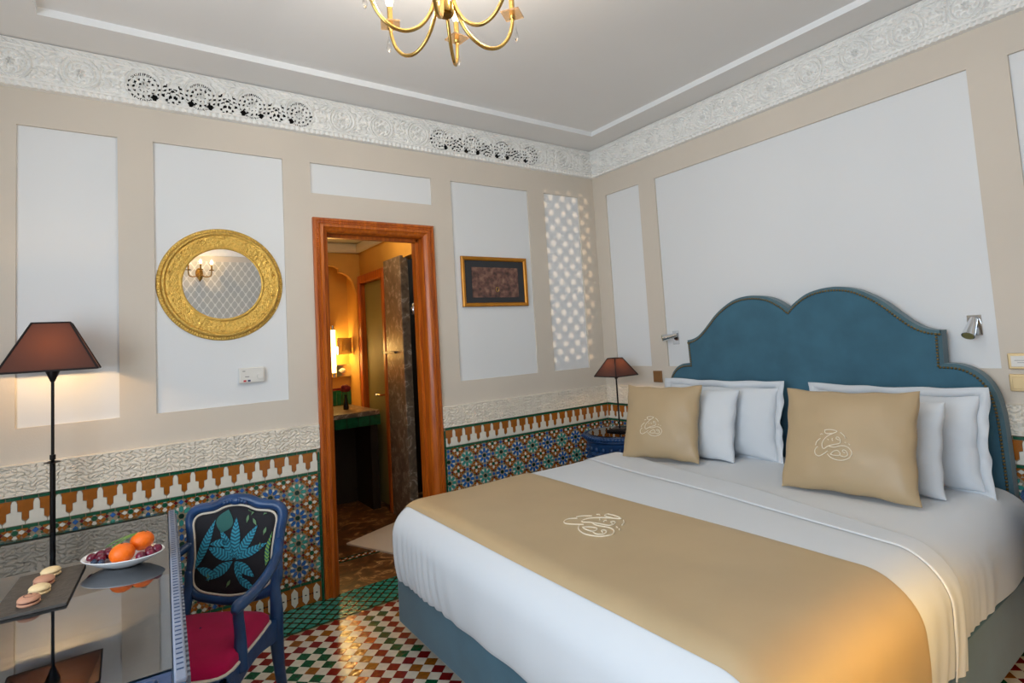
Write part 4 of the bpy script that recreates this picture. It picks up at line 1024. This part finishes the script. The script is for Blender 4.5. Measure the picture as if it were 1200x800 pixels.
gl = ['leftmost dark red grape at the dish rim', 'front left dark red grape beside the blueberries', 'dark red grape touching the front tangerine', 'dark red grape under the leaves', 'rear left dark red grape behind the others', 'dark red grape right of the front tangerine', 'dark red grape in the middle of the right-hand bunch', 'rightmost dark red grape at the dish rim', 'rear dark red grape of the right-hand bunch']
for k, (x, y, z) in enumerate(gr):
    o = MB().ball((0, 0, 0), .0165, .0155, .0155, 16, 10).build('grape', 'grape', smooth=True); o.location = fp(x, y, z); o.rotation_euler = (0, 0, k); tag(o, gl[k], 'grape', 'grapes in the dish')
for k, (x, y) in enumerate(((-.062, -.050), (-.036, -.054))):
    o = thing('blueberry', ['left blueberry at the front rim of the dish', 'right blueberry at the front rim of the dish'][k], 'blueberry', fp(x, y, .030), 0, 'blueberries in the dish')
    MB().ball((0, 0, 0), .0105, .0105, .0095).build('berry', 'blueberry', o, smooth=True); MB().lathe([(.004, .009), (.005, .0105), (.0025, .009)], 8).build('crown', 'blueberry', o)

# ------------------------------------------------------------------ armchair
ch = thing('armchair', 'blue carved armchair with leaf print back and magenta seat', 'armchair', (-3.13, -1.05, 0), math.radians(-37))
lean = lambda z: .195+.14*max(0, z-.40)
for s, hw in ((1, .19), (-1, .19)):
    pts = catmull([(s*hw, .27, .002), (s*hw, .235, .10), (s*hw, .205, .22), (s*hw, .19, .34), (s*hw, .195, .44), (s*(hw-.012), lean(.52), .52), (s*(hw-.008), lean(.60), .60)], 5)
    MB().tube(pts, lerp_list([.018, .019, .022, .027, .025, .020, .017], len(pts)), 10).build('leg', 'blue_wood', ch, smooth=True)
    pts = catmull([(s*.235, -.265, .002), (s*.222, -.235, .05), (s*.21, -.21, .14), (s*.218, -.225, .26), (s*.228, -.238, .34), (s*.215, -.225, .40)], 5)
    MB().tube(pts, lerp_list([.02, .016, .017, .024, .032, .026], len(pts)), 10).build('leg', 'blue_wood', ch, smooth=True)
# seat rails with serpentine lower edge
def rail(a, b, sag, name='seat_rail'):
    a, b = Vector(a), Vector(b); mb = MB(); nrm = Vector((-(b-a).y, (b-a).x, 0)).normalized()
    rows = 15
    for i in range(rows):
        t = i/(rows-1); p = a+(b-a)*t; lo = .335+sag*math.sin(PI*t)**2
        for (q, z) in ((-.014, lo), (.014, lo), (.014, .415), (-.014, .415)): mb.v.append(tuple(p+nrm*q)[:2]+(z,))
    for i in range(rows-1):
        for k in range(4): mb.f.append((i*4+k, i*4+(k+1) % 4, i*4+4+(k+1) % 4, i*4+4+k)); mb.m.append(0)
    mb.build(name, 'blue_wood', ch, smooth=40)
rail((.205, -.215, 0), (.188, .195, 0), .03); rail((-.188, .195, 0), (-.205, -.215, 0), .03); rail((-.205, -.222, 0), (.205, -.222, 0), .035); rail((.188, .195, 0), (-.188, .195, 0), .02)
so_ = []
for p in catmull([(-.205, -.20, 0), (-.12, -.235, 0), (0, -.245, 0), (.12, -.235, 0), (.205, -.20, 0), (.203, -.05, 0), (.19, .10, 0), (.165, .155, 0), (0, .175, 0), (-.165, .155, 0), (-.19, .10, 0), (-.203, -.05, 0)], 4, True): so_.append((p.x, p.y))
mb = MB(); n = len(so_); rings = []
for (k, z) in ((1.0, .412), (1.012, .43), (1.0, .445), (.93, .458), (.75, .468), (.4, .474), (.02, .476)): rings.append([(x*k, y*k, z) for x, y in so_])
mb.add([p for r in rings for p in r], [(i*n+k, i*n+(k+1) % n, (i+1)*n+(k+1) % n, (i+1)*n+k) for i in range(len(rings)-1) for k in range(n)])
seat = mb.build('seat', 'magenta_velvet', ch, smooth=True)
MB().tube([(x*1.012, y*1.012, .417) for x, y in so_], .0065, 6, True).build('piping', 'piping', seat, smooth=True)
# back: serpentine frame, upholstered panel with leaf print
BO = [(-.15, .505), (-.07, .485), (0, .478), (.07, .485), (.15, .505), (.182, .55), (.178, .64), (.188, .74), (.196, .80), (.170, .832), (.10, .842), (.05, .862), (0, .868), (-.05, .862), (-.10, .842), (-.170, .832), (-.196, .80), (-.188, .74), (-.178, .64), (-.182, .55)]
bo = [(p.x, p.y) for p in catmull([(a, b, 0) for a, b in BO], 4, True)]
B3 = lambda x, z, d=0: (x, lean(z)+.01-d, z)
bf = MB().tube([B3(x, z) for x, z in bo], .0205, 10, True).build('back_frame', 'blue_wood', ch, smooth=True)
mb = MB(); mb.ball(B3(0, .862, .016), .030, .010, .016)
for s in (-1, 1):
    for k in range(3): mb.ball(B3(s*(.018+.013*k), .864-.004*k, .02), .010, .008, .011-.001*k, 8, 6)
mb.build('crest_carving', 'blue_wood', bf, smooth=True)
cz0 = .665
ip = [(x*.895, cz0+(z-cz0)*.885) for x, z in bo]; n = len(ip)
mb = MB(); rr = [(1, 0), (.97, .012), (.85, .018), (.5, .023), (.01, .024)]
mb.add([B3(x*k, cz0+(z-cz0)*k, d) for k, d in rr for x, z in ip], [(i*n+k, i*n+(k+1) % n, (i+1)*n+(k+1) % n, (i+1)*n+k) for i in range(len(rr)-1) for k in range(n)])
bp_ = mb.build('back_panel', 'fabric_dark', ch, smooth=True)
mb = MB(); mb.add([B3(x, z, -.012) for x, z in ip], [tuple(range(n))]); mb.build('back_lining', 'fabric_dark', ch)
MB().tube([B3(x*1.0, z, .010) for x, z in ip], .005, 6, True).build('piping', 'piping', bp_, smooth=True)
def inside(x, z):
    c = False
    for i in range(n):
        (x0, z0), (x1, z1) = ip[i], ip[i-1]
        if (z0 > z) != (z1 > z) and x < (x1-x0)*(z-z0)/(z1-z0)+x0: c = not c
    return c
def leaf(cx, cz, ang, L, Wd, ma='leaf_teal', mb_='leaf_dark', name='printed_leaf'):
    m_ = MB(); ca, sa = math.cos(ang), math.sin(ang); nseg = max(8, int(L/.0065))
    def P(t, s, sl=0):
        w_ = 1.3*Wd*math.sin(PI*min(1, max(0, t))**.85)*s; x = cx+ca*(L*t+sl)-sa*w_; z = cz+sa*(L*t+sl)+ca*w_
        k = 0
        while not inside(x*1.03, cz0+(z-cz0)*1.03) and k < 40: x *= .97; z = cz0+(z-cz0)*.97; k += 1
        rad = max(abs(x)/.165, abs(z-cz0)/.17); d = .0262-.006*max(0, rad-.45)**1.0*1.6
        return B3(x, z, d)
    for i in range(nseg):
        t0, t1 = i/nseg, (i+1)/nseg
        for s in (1, -1):
            for q, (a0, a1) in enumerate(((0, .62), (.62, 1))):
                m_.add([P(t0, 0), P(t1, 0), P(t1, s*a1, .010), P(t0, s*a1, .010)], [(0, 1, 2, 3)], 0 if q == 0 and i % 2 else (0 if i % 2 else 1)) if q == 0 else None
    m_.build(name, [ma, mb_], bp_, recalc=False)
C0 = (.012, .636)
for (a, L, Wd) in ((90, .155, .025), (55, .15, .022), (24, .135, .020), (155, .115, .026), (118, .13, .02), (-38, .10, .022), (212, .125, .026), (-68, .09, .016)):
    leaf(C0[0], C0[1], math.radians(a), L, Wd)
leaf(-.155, .60, math.radians(68), .20, .022); leaf(-.15, .615, math.radians(-22), .10, .02); leaf(.02, .575, math.radians(-35), .09, .018); leaf(-.10, .70, math.radians(5), .09, .018)
leaf(-.05, .735, math.radians(75), .09, .045, 'leaf_pale', 'leaf_pale'); leaf(.14, .60, math.radians(80), .13, .018, 'leaf_lime', 'leaf_pale')
for (x, z, a) in ((.07, .80, 60), (.10, .76, 120), (.055, .77, 80), (.125, .72, 70), (.12, .80, 40), (.075, .815, 100), (.115, .66, 90), (-.02, .53, 60), (-.09, .555, 100)):
    leaf(x, z, math.radians(a), .028, .007, 'leaf_green', 'leaf_green', 'printed_sprig')
for s in (1, -1):
    pts = catmull([B3(s*.182, .70, 0), (s*.215, .17, .672), (s*.228, .06, .635), (s*.226, -.06, .612), (s*.215, -.125, .604), (s*.212, -.15, .59)], 6)
    am = MB().tube(pts, lerp_list([.017, .018, .019, .02, .023, .012], len(pts)), 10).build('armrest', 'blue_wood', ch, smooth=True)
    pts = catmull([(s*.214, -.128, .60), (s*.207, -.115, .56), (s*.203, -.10, .50), (s*.206, -.105, .44), (s*.208, -.11, .38)], 6)
    MB().tube(pts, lerp_list([.019, .018, .019, .023, .026], len(pts)), 10).build('arm_support', 'blue_wood', ch, smooth=True)

# ------------------------------------------------------------------ chandelier
HX, HY, HZ = -2.405, -1.83, 2.645
e = thing('chandelier', 'brass six-arm candle chandelier with crystal drops under the ceiling', 'chandelier', (HX, HY, HZ))
MB().lathe([(0, -.006), (.030, -.006), (.033, 0), (.033, .03), (.012, .036), (.011, .25), (.02, .27), (.008, .30), (.008, ZC+.036-HZ-.03), (.05, ZC+.036-HZ-.025), (.055, ZC+.036-HZ-.001), (0, ZC+.036-HZ-.001)], 24).build('stem', 'brass_smooth', e, smooth=40)
MB().lathe([(0, -.012), (.022, -.012), (.022, -.006), (0, -.006)], 20).build('hub_cap', 'brass_dark', e, smooth=40)
RA = .272
for k in range(6):
    a = math.radians(52+60*k); d = Vector((math.cos(a), math.sin(a), 0)); Zv = Vector((0, 0, 1))
    q = lambda r, z: d*r+Zv*z
    pts = catmull([q(.026, .14), q(.034, .06), q(.055, -.01), q(.095, -.068), q(.15, -.098), q(.205, -.088), q(.247, -.045), q(.268, .01), q(RA, .045)], 6)
    mb = MB().tube(pts, .0072, 8); ar_ = mb.build('arm', 'brass_smooth', e, smooth=True)
    MB().lathe([(0, 0), (.011, 0), (.014, .008), (.008, .016), (0, .016)], 14, tuple(q(RA, .038))).build('candle_cup', 'brass_smooth', ar_, smooth=40)
    MB().tube([q(RA, .05), q(RA, .125)], .0105, 14).build('candle_sleeve', 'brass_smooth', ar_, smooth=40)
    MB().lathe([(.006, 0), (.0135, .014), (.0145, .026), (.009, .046), (.0, .062)], 14, tuple(q(RA, .126))).build('bulb', 'bulb', ar_, smooth=True)
    pm = MB().box(-.036, .036, -.036, .036, 0, .006); po = pm.build('bobeche', 'amber_glass', ar_, bevel=.0015); po.location = q(RA, .053); po.rotation_euler = (0, 0, a+PI/4)
    dp = MB().lathe([(0, 0), (.004, .004), (.0085, .018), (.006, .036), (.0015, .058), (0, .062)], 8, tuple(q(RA+.012, -.052))).tube([q(RA+.012, .01), q(RA+.012, .05)], .001, 5)
    dp.build('crystal_drop', 'crystal', ar_, smooth=False)
    light('chandelier_light', 'POINT', tuple(q(RA, .155)), 3.7, (1, .89, .76), radius=.012, parent=e)

# wall sconce seen in the round mirror
e = thing('wall_sconce', 'dark three-candle wall sconce reflected in the round mirror', 'wall lamp', (-2.46, Y0+.0065, 2.56))
MB().lathe([(0, 0), (.05, 0), (.04, .015), (.015, .02), (0, .02)], 18, (0, 0, 0), lambda x, y, z: (x, z, y*1.6)).build('back_plate', 'brass_dark', e, smooth=40)
MB().lathe([(0, -.14), (.012, -.12), (.035, -.08), (.03, -.05), (.01, -.02), (0, -.02)], 14, (0, .09, 0)).build('pendant', 'brass_dark', e, smooth=True)
for (x, y) in ((-.15, .12), (0, .2), (.15, .12)):
    pts = catmull([(0, .02, 0), (x*.4, .08+y*.2, -.06), (x*.9, y*.95, -.05), (x, y, .03)], 6)
    s_ = MB().tube(pts, .008, 8).build('arm', 'brass_dark', e, smooth=True)
    MB().lathe([(0, .03), (.03, .03), (.036, .042), (.011, .042), (.011, .12), (0, .12)], 14, (x, y, 0)).build('candle_cup', 'brass_dark', s_, smooth=40)
    MB().lathe([(.006, .12), (.018, .14), (.018, .155), (0, .195)], 12, (x, y, 0)).build('bulb', 'bulb', s_, smooth=True)
light('sconce_light', 'POINT', (0, .2, .155), 5, (1, .62, .28), radius=.014, parent=e)
